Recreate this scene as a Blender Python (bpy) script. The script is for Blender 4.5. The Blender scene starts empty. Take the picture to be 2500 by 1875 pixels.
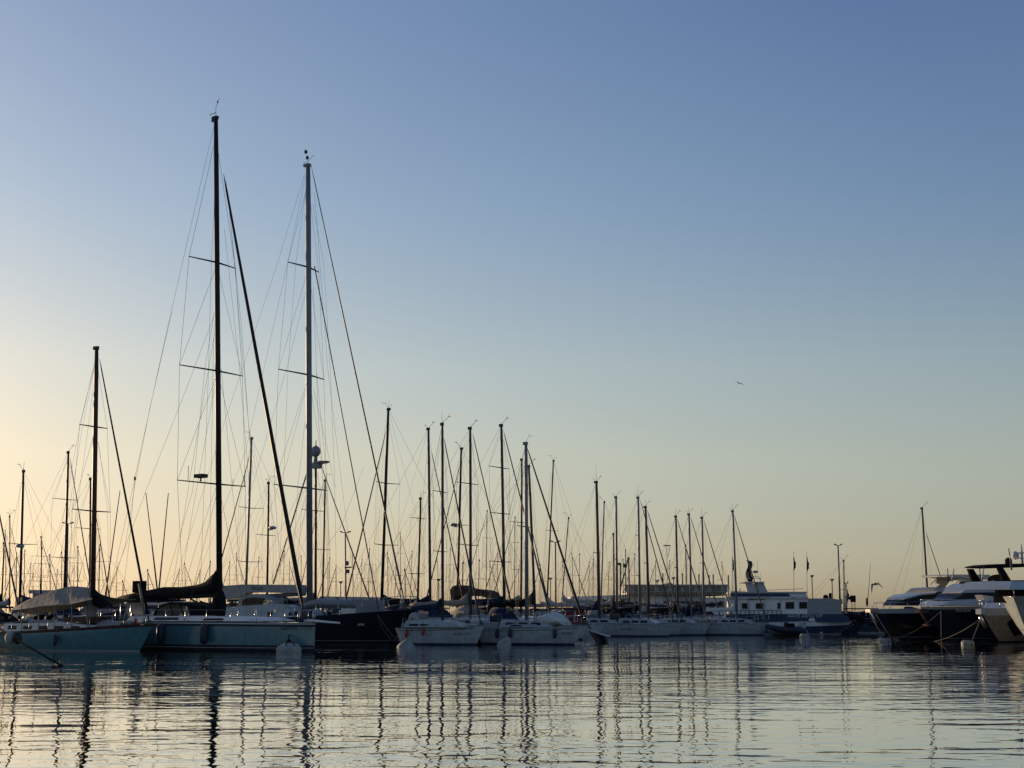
import bpy, bmesh, math, random
from mathutils import Vector, Matrix
random.seed(7)
C = bpy.context.scene.collection
R = math.radians
# ---------------------------------------------------------------- survey: camera and pixel rays used to measure real positions
F, HC, PITCH = 3500.0, 1.9, R(9.0)
cp, sp = math.cos(PITCH), math.sin(PITCH)
def ray(px, py):
    dx, dy = (px-1250)/F, (937.5-py)/F
    return Vector((dx, cp-dy*sp, sp+dy*cp))
CAM = Vector((0, 0, HC))
def P(px, py, Y):
    d = ray(px, py); return CAM + d*(Y/d.y)
def mpp(Y): return Y/F                      # metres in one photo pixel at that distance
class Fr:
    """a vertical centre plane: origin on the water, x forward along heading h"""
    def __init__(s, px, Y, h, py=1480):
        p = P(px, py, Y); s.O = Vector((p.x, Y, 0)); s.h = R(h); s.Y = Y
        s.u = Vector((math.cos(s.h), math.sin(s.h), 0)); n = Vector((-s.u.y, s.u.x, 0))
        s.s = -1 if n.y > 0 else 1          # local y sign of the side that faces the quay the photo was taken from
        s.v = n*s.s
    def sol(s, px, py, off=0.0):
        d = ray(px, py); t = (off-(CAM-s.O).dot(s.v))/d.dot(s.v); q = CAM+d*t
        return ((q-s.O).dot(s.u), q.z)
    def prof(s, pts, off=0.0): return [s.sol(x, y, off) for x, y in pts]

# ---------------------------------------------------------------- materials
M = {}
def mat(name, col, rough=.5, metal=0.0, dirt=.12, dscale=3.0, spec=.5, coat=0, bump=0):
    if name.startswith('rope'): spec = 0
    elif name.startswith(('canvas', 'rope', 'wall', 'concrete', 'rock')): spec = .08
    m = bpy.data.materials.new(name); m.use_nodes = True; nt = m.node_tree; b = nt.nodes['Principled BSDF']
    b.inputs['Roughness'].default_value = rough; b.inputs['Metallic'].default_value = metal
    b.inputs['Specular IOR Level'].default_value = spec; b.inputs['Coat Weight'].default_value = coat
    tc = nt.nodes.new('ShaderNodeTexCoord'); mp = nt.nodes.new('ShaderNodeMapping'); mp.inputs['Scale'].default_value = (dscale*.5, dscale, dscale)
    nz = nt.nodes.new('ShaderNodeTexNoise'); nz.inputs['Scale'].default_value = 1.3; nz.inputs['Detail'].default_value = 5
    cr = nt.nodes.new('ShaderNodeValToRGB'); e = cr.color_ramp.elements
    e[0].position = .3; e[0].color = (*[c*(1-dirt) for c in col], 1); e[1].position = .7; e[1].color = (*[min(1, c*(1+dirt*.6)) for c in col], 1)
    L = nt.links.new
    L(tc.outputs['Object'], mp.inputs[0]); L(mp.outputs[0], nz.inputs[0]); L(nz.outputs[0], cr.inputs[0]); L(cr.outputs[0], b.inputs['Base Color'])
    if name in ('gelcoat', 'gelcoat_cream', 'teal_paint', 'blue_teal_paint', 'black_paint', 'yacht_grey'):   # scum along the waterline and rain streaks
        def N(t, **k):
            n_ = nt.nodes.new(t)
            for a_, v_ in k.items(): setattr(n_, a_, v_)
            return n_
        sz = N('ShaderNodeSeparateXYZ'); L(tc.outputs['Object'], sz.inputs[0]); mr = N('ShaderNodeMapRange'); L(sz.outputs[2], mr.inputs[0]); mr.inputs[1].default_value = .42; mr.inputs[2].default_value = .12; mr.inputs[3].default_value = 0; mr.inputs[4].default_value = .75
        m2 = N('ShaderNodeMapping'); m2.inputs['Scale'].default_value = (7, 7, .5); L(tc.outputs['Object'], m2.inputs[0]); n3 = N('ShaderNodeTexNoise'); n3.inputs['Scale'].default_value = 1; n3.inputs['Detail'].default_value = 4; L(m2.outputs[0], n3.inputs[0])
        r3 = N('ShaderNodeMapRange'); L(n3.outputs[0], r3.inputs[0]); r3.inputs[1].default_value = .45; r3.inputs[2].default_value = .75; r3.inputs[3].default_value = 0; r3.inputs[4].default_value = .45
        mm = N('ShaderNodeMath', operation='MULTIPLY'); L(mr.outputs[0], mm.inputs[0]); L(n3.outputs[0], mm.inputs[1]); mx = N('ShaderNodeMath', operation='MAXIMUM'); L(mm.outputs[0], mx.inputs[0]); L(r3.outputs[0], mx.inputs[1])
        mc = N('ShaderNodeMix', data_type='RGBA'); L(mx.outputs[0], mc.inputs[0]); L(cr.outputs[0], mc.inputs[6]); mc.inputs[7].default_value = (*[c*.45+.012 for c in col], 1); L(mc.outputs[2], b.inputs['Base Color'])
    if bump:
        bp = nt.nodes.new('ShaderNodeBump'); bp.inputs['Distance'].default_value = bump; n2 = nt.nodes.new('ShaderNodeTexNoise')
        n2.inputs['Scale'].default_value = 3.5; n2.inputs['Detail'].default_value = 4; L(mp.outputs[0], n2.inputs[0]); L(n2.outputs[0], bp.inputs['Height']); L(bp.outputs[0], b.inputs['Normal'])
    M[name] = m; return m
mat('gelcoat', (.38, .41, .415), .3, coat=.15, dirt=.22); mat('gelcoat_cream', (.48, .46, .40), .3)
mat('teal_paint', (.08, .20, .215), .3, coat=.2); mat('blue_teal_paint', (.085, .185, .215), .22, coat=.3)
mat('black_paint', (.008, .009, .013), .18, coat=.4, dirt=.2); mat('navy_paint', (.012, .024, .06), .25)
mat('antifoul', (.012, .013, .018), .7); mat('boot_white', (.3, .3, .3), .5); mat('boot_blue', (.012, .02, .05), .4)
mat('deck_grey', (.30, .30, .29), .7); mat('teak', (.20, .12, .07), .7, dirt=.3); mat('varnish', (.07, .025, .015), .5, dirt=.3, spec=.3)
mat('alu', (.19, .20, .215), .5, .35, dirt=.15, spec=.3); mat('alu_dark', (.075, .075, .082), .55, .2, spec=.25); mat('black_mast', (.014, .011, .012), .5, dirt=.3, spec=.25)
mat('steel', (.5, .5, .5), .25, .9); mat('wire', (.06, .06, .065), .6, .1, spec=.2)
mat('rope', (.14, .13, .115), .9); mat('rope_dark', (.02, .02, .022), .9)
mat('canvas_blue', (.016, .028, .062), .85, bump=.03); mat('canvas_black', (.012, .011, .013), .85, bump=.04, dirt=.3)
mat('canvas_grey', (.34, .335, .33), .85, bump=.03); mat('canvas_beige', (.30, .27, .23), .9, bump=.05, dirt=.2)
mat('canvas_white', (.62, .62, .60), .85, bump=.04, dirt=.2); mat('canvas_brown', (.07, .048, .04), .85, bump=.03)
mat('glass_dark', (.006, .007, .010), .25, spec=.15); mat('vinyl', (.45, .42, .38), .3, dirt=.3)
def _vinyl():
    nt = M['vinyl'].node_tree; nt.nodes.clear(); o = nt.nodes.new('ShaderNodeOutputMaterial'); a = nt.nodes.new('ShaderNodeBsdfTranslucent'); b = nt.nodes.new('ShaderNodeBsdfTransparent'); m = nt.nodes.new('ShaderNodeMixShader')
    a.inputs[0].default_value = (.75, .7, .62, 1); m.inputs[0].default_value = .45; nt.links.new(a.outputs[0], m.inputs[1]); nt.links.new(b.outputs[0], m.inputs[2]); nt.links.new(m.outputs[0], o.inputs[0])
_vinyl()
mat('red_rubber', (.32, .02, .025), .5); mat('navy_rubber', (.01, .013, .03), .6); mat('black_rubber', (.012, .012, .012), .6)
mat('buoy_white', (.30, .30, .28), .75, dirt=.35, dscale=6); mat('yacht_grey', (.20, .18, .155), .3, coat=.3)
mat('yacht_white', (.36, .39, .41), .3, coat=.15); mat('tender_grey', (.22, .23, .24), .6, bump=.02)
mat('concrete', (.10, .095, .09), .9, dirt=.3, dscale=.6); mat('rock', (.045, .042, .04), .95, dirt=.4, dscale=1.2, bump=.2)
mat('wall_white', (.80, .78, .74), .8, dirt=.2, dscale=.5); mat('wall_grey', (.48, .48, .48), .7, dirt=.25, dscale=.5)
mat('shade_blue', (.02, .045, .09), .6); mat('glass_grey', (.16, .17, .175), .3, spec=.3); mat('ochre', (.38, .27, .10), .8); mat('flag_red', (.12, .012, .014), .8); mat('flag_dark', (.03, .015, .03), .8)
mat('orange_hull', (.22, .075, .035), .5, dirt=.3); mat('feather', (.16, .15, .14), .9); mat('feather_pale', (.35, .34, .32), .9)
mat('lamp_glass', (.35, .36, .36), .3); mat('pole_grey', (.09, .09, .095), .5, .3); mat('letter_dark', (.006, .01, .014), .5); mat('letter_white', (.6, .6, .62), .5)
mat('contrail', (.9, .9, .9), 1, dirt=0); _c = M['contrail'].node_tree; _t = _c.nodes.new('ShaderNodeBsdfTranslucent'); _u = _c.nodes.new('ShaderNodeBsdfTransparent'); _m = _c.nodes.new('ShaderNodeMixShader'); _m.inputs[0].default_value = .6; _c.links.new(_t.outputs[0], _m.inputs[1]); _c.links.new(_u.outputs[0], _m.inputs[2]); _c.links.new(_m.outputs[0], _c.nodes['Material Output'].inputs[0]); mat('pink_buoy', (.45, .25, .22), .6); mat('skin', (.25, .14, .1), .6)

# ---------------------------------------------------------------- mesh builder
class MB:
    def __init__(s): s.v = []; s.f = []; s.m = []; s.sm = []
    def add(s, vs, fs, mi=0, sm=False):
        o = len(s.v); s.v += [tuple(v) for v in vs]
        for f in fs: s.f.append([i+o for i in f]); s.m.append(mi); s.sm.append(sm)
        return s
    def box(s, x0, x1, y0, y1, z0, z1, mi=0):
        return s.add([(x0,y0,z0),(x1,y0,z0),(x1,y1,z0),(x0,y1,z0),(x0,y0,z1),(x1,y0,z1),(x1,y1,z1),(x0,y1,z1)],
                     [(0,3,2,1),(4,5,6,7),(0,1,5,4),(1,2,6,5),(2,3,7,6),(3,0,4,7)], mi)
    def tube(s, pts, r, n=6, mi=0, flat=1.0):
        pts = [Vector(p) for p in pts]; rs = r if isinstance(r, (list, tuple)) else [r]*len(pts); vs = []
        for i, p in enumerate(pts):
            t = (pts[min(i+1, len(pts)-1)]-pts[max(i-1, 0)]); t = t.normalized() if t.length > 1e-9 else Vector((0,0,1))
            a = Vector((0,0,1)) if abs(t.z) < .9 else Vector((1,0,0))
            e1 = t.cross(a).normalized(); e2 = t.cross(e1)
            for k in range(n):
                an = 2*math.pi*k/n; vs.append(p+e1*(rs[i]*math.cos(an))+e2*(rs[i]*flat*math.sin(an)))
        fs = [(i*n+k, i*n+(k+1)%n, (i+1)*n+(k+1)%n, (i+1)*n+k) for i in range(len(pts)-1) for k in range(n)]
        s.add(vs, fs, mi, n > 4); o = len(pts)-1
        return s.add([vs[k] for k in range(n)], [tuple(range(n))[::-1]], mi).add([vs[o*n+k] for k in range(n)], [tuple(range(n))], mi)
    def loft(s, rings, mi=0, closed=True, caps=True, sm=True):
        n = len(rings[0]); vs = [p for r in rings for p in r]; K = n if closed else n-1
        s.add(vs, [(i*n+k, i*n+(k+1)%n, (i+1)*n+(k+1)%n, (i+1)*n+k) for i in range(len(rings)-1) for k in range(K)], mi, sm)
        if caps: s.add(rings[0], [tuple(range(n))[::-1]], mi); s.add(rings[-1], [tuple(range(n))], mi)
        return s
    def slab(s, prof, ya, yb, mi=0):
        fa = ya if callable(ya) else (lambda z: ya); fb = yb if callable(yb) else (lambda z: yb); n = len(prof)
        vs = [(x, fa(z), z) for x, z in prof]+[(x, fb(z), z) for x, z in prof]
        return s.add(vs, [tuple(range(n)), tuple(range(2*n-1, n-1, -1))]+[(k, n+k, n+(k+1) % n, (k+1) % n) for k in range(n)], mi)
    def ell(s, c, rx, ry, rz, n=12, m=8, mi=0, z0=-1.0, z1=1.0):
        rings = []
        for j in range(m+1):
            z = z0+(z1-z0)*j/m; a = math.asin(max(-1, min(1, z))); q = max(math.cos(a), .02)
            rings.append([(c[0]+rx*q*math.cos(2*math.pi*k/n), c[1]+ry*q*math.sin(2*math.pi*k/n), c[2]+rz*z) for k in range(n)])
        return s.loft(rings, mi)
    def build(s, name, mats, parent=None, **kw):
        me = bpy.data.meshes.new(name); me.from_pydata(s.v, [], s.f)
        for m in (mats if isinstance(mats, (list, tuple)) else [mats]): me.materials.append(M[m])
        me.polygons.foreach_set('material_index', s.m); me.polygons.foreach_set('use_smooth', s.sm)
        bm = bmesh.new(); bm.from_mesh(me); bmesh.ops.remove_doubles(bm, verts=bm.verts, dist=1e-5); bmesh.ops.recalc_face_normals(bm, faces=bm.faces); bm.to_mesh(me); bm.free()
        o = bpy.data.objects.new(name, me); C.objects.link(o); o.parent = parent
        for k, v in kw.items(): o[k] = v
        return o
def thing(name, label, cat, loc, h=0, group=None):
    o = bpy.data.objects.new(name, None); C.objects.link(o); o.location = loc; o.rotation_euler = (0, 0, h)
    o['label'] = label; o['category'] = cat; o.empty_display_size = .3
    if group: o['group'] = group
    return o
def tag(o, label, cat, group=None):
    o['label'] = label; o['category'] = cat
    if group: o['group'] = group
    return o
def text(s, size, loc, rotz, m, parent, name='lettering', flip=False, tilt=0):
    c = bpy.data.curves.new(name, 'FONT'); c.body = s; c.size = size; c.extrude = .004; c.align_x = 'CENTER'; c.align_y = 'CENTER'
    t = bpy.data.objects.new('tmp', c); C.objects.link(t); dg = bpy.context.evaluated_depsgraph_get()
    me = bpy.data.meshes.new_from_object(t.evaluated_get(dg)); bpy.data.objects.remove(t); bpy.data.curves.remove(c)
    me.materials.clear(); me.materials.append(M[m]); me.name = name
    o = bpy.data.objects.new(name, me); C.objects.link(o); o.parent = parent; o.location = loc; o.rotation_euler = (R(90)+tilt, 0, rotz)
    return o
def sag(a, b, s, n=10):
    a, b = Vector(a), Vector(b)
    return [a.lerp(b, i/n)+Vector((0, 0, -4*s*(i/n)*(1-i/n))) for i in range(n+1)]

# ---------------------------------------------------------------- hulls
class Hull:
    def __init__(s, root, xs, xb, zs, beam, mats=('gelcoat','antifoul','boot_blue'), tw=.72, p=2.0, flare=.3, low=((0,1),(.10,2),(.16,0)), up=((.4,0),(.75,0),(1,0)), e=1.0, deck='deck_grey', rail='alu', name='hull', mid=.45, draft=.5):
        s.xs, s.xb, s.zs, s.beam, s.tw, s.p, s.flare, s.e, s.midt = xs, xb, zs, beam, tw, p, flare, e, mid
        N = 30; mb = MB(); ts = [1-(1-i/N)**1.35 for i in range(N+1)]
        rows = [(-draft, 1, 0)]+[(z, mi, 0) for z, mi in low]+[(g, mi, 1) for g, mi in up]
        zl = low[-1][0]
        def Z(t, row): return row[0] if not row[2] else zl+(s.sheer(t)-zl)*row[0]
        for side in (-1, 1):
            vs = []
            for t in ts:
                for r in rows:
                    z = Z(t, r); vs.append(s.pt(t, z, side))
            K = len(rows)
            for k in range(1, K):
                mb.add(sum([[vs[i*K+k-1], vs[i*K+k]] for i in range(N+1)], []), [(2*i, 2*i+1, 2*i+3, 2*i+2) for i in range(N)], rows[k][1], True)
        for k in range(1, len(rows)):
            a, b = Z(0, rows[k-1]), Z(0, rows[k])
            mb.add([s.pt(0, a, -1), s.pt(0, a, 1), s.pt(0, b, 1), s.pt(0, b, -1)], [(0,1,2,3)], rows[k][1])
        s.ob = mb.build(name, mats, root)
        d = MB(); vs = []
        for t in ts:
            a = s.pt(t, s.sheer(t)-.03, 1); w = abs(a[1])-.01
            for q in (-1, -.5, 0, .5, 1): vs.append((a[0], w*q, a[2]+.06*(1-q*q)))
        d.add(vs, [(i*5+k, i*5+k+1, i*5+k+6, i*5+k+5) for i in range(N) for k in range(4)], 0, True); d.build('deck', deck, root)
        if rail:
            for side in (-1, 1):
                MB().tube([Vector(s.pt(t, s.sheer(t), side))+Vector((0, 0, .015)) for t in ts], .022, 5).build('toe_rail', rail, root)
    def sheer(s, t):
        a, b, c = s.zs; m = s.midt
        return a*(t-m)*(t-1)/(m) + b*t*(t-1)/(m*(m-1)) + c*t*(t-m)/(1-m)
    def plan(s, t):
        if t < s.midt: return s.tw+(1-s.tw)*math.sin(math.pi/2*t/s.midt)
        return max(0, 1-((t-s.midt)/(1-s.midt))**s.p)**.9
    def pt(s, t, z, side):
        sh = s.sheer(t); f = max(0, min(1, z/sh)); fe = f**s.e
        x0 = s.xs[1]+(s.xs[0]-s.xs[1])*f; x1 = s.xb[1]+(s.xb[0]-s.xb[1])*fe
        w = s.beam/2*s.plan(t)*(1-(s.flare*(.35+.65*t*t))*(1-f)**1.4)
        if z < 0: w *= max(0, 1+z*.9)
        return (x0+(x1-x0)*t, side*max(w, .008), z)
    def t_at(s, x, z):
        a, b = 0.0, 1.0
        for _ in range(30):
            m = (a+b)/2
            if s.pt(m, z, 1)[0] < x: a = m
            else: b = m
        return a
    def side(s, x, z, side, out=0.0):
        q = s.pt(s.t_at(x, z), z, side); return Vector((x, q[1]+side*out, z))
def guard_rail(root, H, x0, x1, hgt=.55, m='steel', r=.011, n=6):
    for side in (-1, 1):
        mb = MB(); tops = []
        for i in range(n):
            x = x0+(x1-x0)*i/(n-1); z = H.sheer(H.t_at(x, 1)); b = H.side(x, z, side, -.06); tp = b+Vector((0, 0, hgt)); mb.tube([b, tp], r, 5); tops.append(tp)
        mb.tube(tops, r*.5, 4); mb.tube([t-Vector((0, 0, hgt*.48)) for t in tops], r*.5, 4); mb.build('guard_rail', m, root)
def pulpit(root, H, hgt=.6, L=1.1, r=.014, m='steel'):
    mb = MB(); xb = H.xb[0]; pts = []
    for side in (1, -1):
        row = []
        for q in (1, .5, .08):
            x = xb-L*q; z = H.sheer(H.t_at(x, 1)); b = H.side(x, z, side, -.05); row.append(b+Vector((.05, 0, hgt))); mb.tube([b, b+Vector((.05, 0, hgt))], r, 5)
        pts += row if side == 1 else row[::-1]
    mb.tube(pts, r, 5); mb.build('pulpit', m, root)

# ---------------------------------------------------------------- rig
def pole_tube(a, b, r0, r1, flat=1.35): return MB().tube([a, Vector(a).lerp(Vector(b), .5), b], [r0, r0*.96, r1], 10, flat=flat)
def rig(root, fr, foot, top, w, mm='alu', fore=None, spr=(), L=None, sweep=12, deckz=1.1, beam=2.6, wr=.007, back=None, ant=1, whip=0, forem='canvas_grey', shrouds=True, y0=0):
    """mast and standing rigging; foot/top in the centre plane"""
    (fx, fz), (tx, tz) = foot, top; r = w*1.12*mpp(fr.Y)/2
    A, B = Vector((fx, y0, fz)), Vector((tx, y0, tz)); H = tz-fz
    mast = MB().tube([A, A.lerp(B, .5), A.lerp(B, .9), B], [r, r*.97, r*.9, r*.72], 10).build('mast', mm, root)
    MB().box(tx-r*1.5, tx+r*.9, y0-r*.6, y0+r*.6, tz-.12, tz+.05).build('masthead', mm, mast)
    tips = {-1: [], 1: []}
    for q in spr:
        z, l = (q, L) if not isinstance(q, (tuple, list)) else q
        f = (z-fz)/H; c = A.lerp(B, f); l *= .94
        for side in (-1, 1):
            tip = c+Vector((-math.sin(R(sweep))*l, side*math.cos(R(sweep))*l, .03*l)); tips[side].append(tip)
            MB().tube([c, tip], [r*.42+.012, r*.22+.01], 6, flat=.6).build('spreader', mm, root)
    if shrouds:
        for side in (-1, 1):
            ch = Vector((fx-.25, side*beam*.44+y0, deckz)); mb = MB(); path = [ch]+tips[side]+[A.lerp(B, .96)]
            mb.tube(path, wr, 4)
            for k, tp in enumerate(tips[side]):
                prev = ch if k == 0 else tips[side][k-1]; mb.tube([prev, A.lerp(B, (tp.z-.15-fz)/H)], wr*.9, 4)
            mb.build('shroud', 'wire', root)
    if fore:
        (ax, az), (bx, bz), fw = fore; fwm = fw*1.3*mpp(fr.Y)/2; a = Vector((ax, y0, az)); b = Vector((bx, y0, bz))
        if bz > deckz+.15: b = a+(b-a)*((az-deckz-.15)/(az-bz))
        if fw > 1.4:
            pts = [a.lerp(b, q) for q in (0, .04, .3, .6, .93, .97, 1)]
            MB().tube(pts, [wr, fwm*.5, fwm*.72, fwm*.9, fwm*1.1, fwm*.5, wr*2], 7).build('furled_sail', forem, root)
            MB().tube([b+Vector((0,0,.02)), b.lerp(a, .022)], fwm*1.5, 8).build('furling_drum', 'alu_dark', root)
        else: MB().tube([a, b], max(wr, fwm*.6), 5).build('forestay', 'wire', root)
    if back:
        MB().tube([B, Vector((back[0], y0, back[1]))], wr, 4).build('backstay', 'wire', root)
    if ant > 1:
        mb = MB(); k = .30+.14*random.random(); s_ = random.choice((-1, 1)); both = random.random() < .5
        mb.tube([B+Vector((0,0,.05)), B+Vector((k*.7, .1*s_, .32)), B+Vector((k*.95, .12*s_, .52))], .012, 4)
        mb.tube([B+Vector((k*.75, 0, .38)), B+Vector((k*1.0, .25, .42))], .012, 4); 
        if both: mb.tube([B, B+Vector((-k*.7, 0, .24))], .009, 4).tube([B+Vector((-k*.7, -.1, .24)), B+Vector((-k*.7, .1, .24))], .015, 4)
        mb.build('wind_vane', 'wire', mast)
    if whip: MB().tube([B, B+Vector((-.05, 0, whip))], [.016, .007], 4).build('antenna', 'wire', mast)
    return mast
def wires(root, fr, lists, r=.008, name='stay', m='wire', off=0.0):
    for pl in lists:
        o = off
        if isinstance(pl[0], (int, float)): o = pl[0]; pl = pl[1:]
        q = [fr.sol(x, y, o) for x, y in pl]; MB().tube([(x, fr.s*o, z) for x, z in q], r, 4).build(name, m, root)
def boom(root, x0, z0, x1, z1, cover, r=.09, hh=.32, rise=.7, bm='alu', y=0, n=12):
    MB().tube([(x0, y, z0), (x1, y, z1)], r, 8).build('boom', bm, root)
    if cover:
        rings = []; rnd = random.Random(int(x1*1000))
        for i in range(n+1):
            f = i/n; x = x0+(x1-x0)*(f*.97); z = z0+(z1-z0)*f-.02; h = hh*(1-.55*f)+rise*max(0, 1-f*6)**1.6+rnd.uniform(-.03, .03); w = .17*(1-.35*f)+rnd.uniform(-.015, .015)
            dz = rnd.uniform(-.03, .02)
            rings.append([(x, y-w*.6, z-r*.9+dz), (x, y-w, z+h*.25), (x, y-w*.7, z+h*.65), (x, y-.05, z+h), (x, y+.05, z+h), (x, y+w*.7, z+h*.65), (x, y+w, z+h*.25), (x, y+w*.6, z-r*.9+dz)])
        MB().loft(rings).build('sail_cover', cover, root)
def cabin(root, prof, wb, wt, m='gelcoat', wins=(), name='coachroof', winm='glass_dark'):
    z0, z1 = min(p[1] for p in prof), max(p[1] for p in prof); W = lambda z: wb+(wt-wb)*(z-z0)/max(z1-z0, .01)
    o = MB().slab(prof, lambda z: -W(z), lambda z: W(z)).build(name, m, root)
    for w in wins:
        for side in (-1, 1):
            MB().slab(w, lambda z: side*(W(z)+.016), lambda z: side*(W(z)-.01)).build('window', winm, root)
    return o
def hood(root, x0, x1, z, w, h, m='canvas_blue', glass=True):
    """spray hood: arched canvas over the companionway, open aft"""
    rings = []
    for f, k in ((0, 1.0), (.35, 1.0), (.7, .82), (1, .12)):
        x = x0+(x1-x0)*f; rings.append([(x, w*math.cos(a)*(1-.1*f), z+h*k*math.sin(a)**.7) for a in [math.pi*i/10 for i in range(11)]])
    o = MB().loft(rings, closed=False, caps=False).build('spray_hood', m, root)
    md = o.modifiers.new('t', 'SOLIDIFY'); md.thickness = .03
    if glass:
        mb = MB(); r2 = []
        for f, k in ((.62, .89), (.95, .25)):
            x = x0+(x1-x0)*f; r2.append([(x+.03, w*math.cos(a)*(1-.1*f), z+h*k*math.sin(a)**.7+.035) for a in [math.pi*(.2+.6*i/8) for i in range(9)]])
        mb.loft(r2, closed=False, caps=False).build('hood_window', 'vinyl', o)
        for side in (-1, 1):
            MB().slab([(x0+.12*(x1-x0), z+.12*h), (x0+.6*(x1-x0), z+.12*h), (x0+.5*(x1-x0), z+.62*h), (x0+.12*(x1-x0), z+.62*h)], side*(w*.985), side*(w*.985+.03)).build('hood_window', 'vinyl', o)
def fender(fr, root_loc, H, x, ztop, L, r, m, label, side=None, grp='fenders hanging along the hulls'):
    side = side or fr.s; p = H.side(x, ztop, side, r+.02); t = thing('fender', label, 'fender', fr.O+rotv(p, fr.h), fr.h, grp)
    b = MB(); rings = []
    for z, k in ((0, .25), (-.06, .7), (-.14, 1), (-L+.14, 1), (-L+.05, .75), (-L, .2)): rings.append([(r*k*math.cos(a), r*k*math.sin(a), z) for a in [2*math.pi*i/12 for i in range(12)]])
    b.loft(rings).build('body', m, t)
    MB().tube([(0, 0, 0), (0, -side*(r), .35)], .012, 4).build('rope', 'rope', t)
def rotv(p, h): c, s = math.cos(h), math.sin(h); return Vector((p[0]*c-p[1]*s, p[0]*s+p[1]*c, p[2]))

def arch_shell(root, prof, w, name, m, th=.05):
    """thin canvas shell following a side profile, open at both sides"""
    a = [Vector((x, 0, z)) for x, z in prof]; vs = []
    for p in a: vs += [(p.x, -w, p.z), (p.x, w, p.z)]
    o = MB().add(vs, [(2*i, 2*i+1, 2*i+3, 2*i+2) for i in range(len(a)-1)]).build(name, m, root); o.modifiers.new('t', 'SOLIDIFY').thickness = th
    return o
# ================================================================ generic sailboat
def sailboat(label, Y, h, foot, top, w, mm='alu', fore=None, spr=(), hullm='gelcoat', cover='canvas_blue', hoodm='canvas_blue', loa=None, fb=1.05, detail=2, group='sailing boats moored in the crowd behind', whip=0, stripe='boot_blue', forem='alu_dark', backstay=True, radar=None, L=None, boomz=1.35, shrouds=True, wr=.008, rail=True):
    fr = Fr(foot, Y, h); root = thing('sailboat', label, 'sailboat', fr.O, fr.h, group)
    top_ = fr.sol(*top); sprz = [fr.sol(foot, y)[1] for y in spr]; H = top_[1]
    fo = None
    if fore:
        a = fr.sol(fore[0], fore[1]); b = fr.sol(fore[2], fore[3]); k = (a[1]-fb-.15)/max(a[1]-b[1], .1); bx = a[0]+(b[0]-a[0])*k; fo = (a, (bx, fb+.15), fore[4]); J = max(1.2, abs(bx))
    else: J = max(2.4, H*.27)
    loa = loa or min(max(J/.36, 6.2), 16); bow = J+.2; st = bow-loa; beam = .30*loa+.25
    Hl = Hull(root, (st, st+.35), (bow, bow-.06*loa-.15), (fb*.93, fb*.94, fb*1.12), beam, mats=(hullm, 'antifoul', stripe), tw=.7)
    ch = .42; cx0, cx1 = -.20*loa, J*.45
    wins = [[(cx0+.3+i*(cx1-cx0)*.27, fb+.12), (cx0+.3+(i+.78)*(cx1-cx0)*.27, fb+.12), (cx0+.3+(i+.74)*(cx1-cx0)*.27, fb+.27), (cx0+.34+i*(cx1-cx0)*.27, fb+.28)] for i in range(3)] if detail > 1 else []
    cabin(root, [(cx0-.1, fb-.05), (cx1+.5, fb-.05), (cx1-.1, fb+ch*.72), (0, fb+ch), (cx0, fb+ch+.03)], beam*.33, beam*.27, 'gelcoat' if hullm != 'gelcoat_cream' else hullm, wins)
    MB().slab([(st+.35, fb-.05), (cx0-.15, fb-.05), (cx0-.15, fb+.3), (st+.4, fb+.22)], -beam*.34, beam*.34).build('cockpit_coaming', 'deck_grey', root)
    if hoodm and detail: hood(root, cx0-.75, cx0+.75, fb+.3, beam*.27, .78, hoodm, detail > 1)
    bl = min(.36*loa, abs(st)*.85)
    boom(root, -.15, fb+boomz, -.15-bl, fb+boomz-.05, cover, .07, .30, random.choice([.12, .25, .45]))
    rig(root, fr, (0, fb+ch-.1), top_, w, mm, fo, sprz, L or .105*loa, 10, fb, beam, wr, (st+.1, fb) if backstay else None, detail if detail > 1 else 0, whip or (.6 if random.random() < .3 else 0), forem, shrouds)
    if detail > 1:
        MB().tube([(top_[0]-.05, .05, top_[1]-.1), (-.15-bl, 0, fb+boomz)], .006, 4).build('topping_lift', 'wire', root)
        MB().tube([(top_[0]*.9+.12, .12, top_[1]*.93), (top_[0]*.5+.35, .2, top_[1]*.5), (.22, .12, fb+ch)], .006, 4).build('halyard', 'wire', root)
        if sprz: MB().tube([(top_[0]*.6, beam*.2, min(sprz[-1] if not isinstance(sprz[-1], tuple) else 6, top_[1]*.8)), (-.6, beam*.36, fb+.1)], .006, 4).build('halyard', 'wire', root)
    if detail > 1 and rail:
        guard_rail(root, Hl, st+.5, bow-1.0, n=6); pulpit(root, Hl)
    if radar:
        x, z = fr.sol(foot, radar); MB().ell((.32, 0, z), .28, .28, .13, 12, 6).tube([(0, 0, z-.15), (.32, 0, z-.12)], .04, 5).build('radar_dome', 'gelcoat', root)
    return fr, root, Hl, (st, bow, beam, fb)

RT, LT = -32, 146          # headings: bow to the right and towards us / bow to the left and away
WALL = 'sailing boats moored in the crowd behind'
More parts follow.
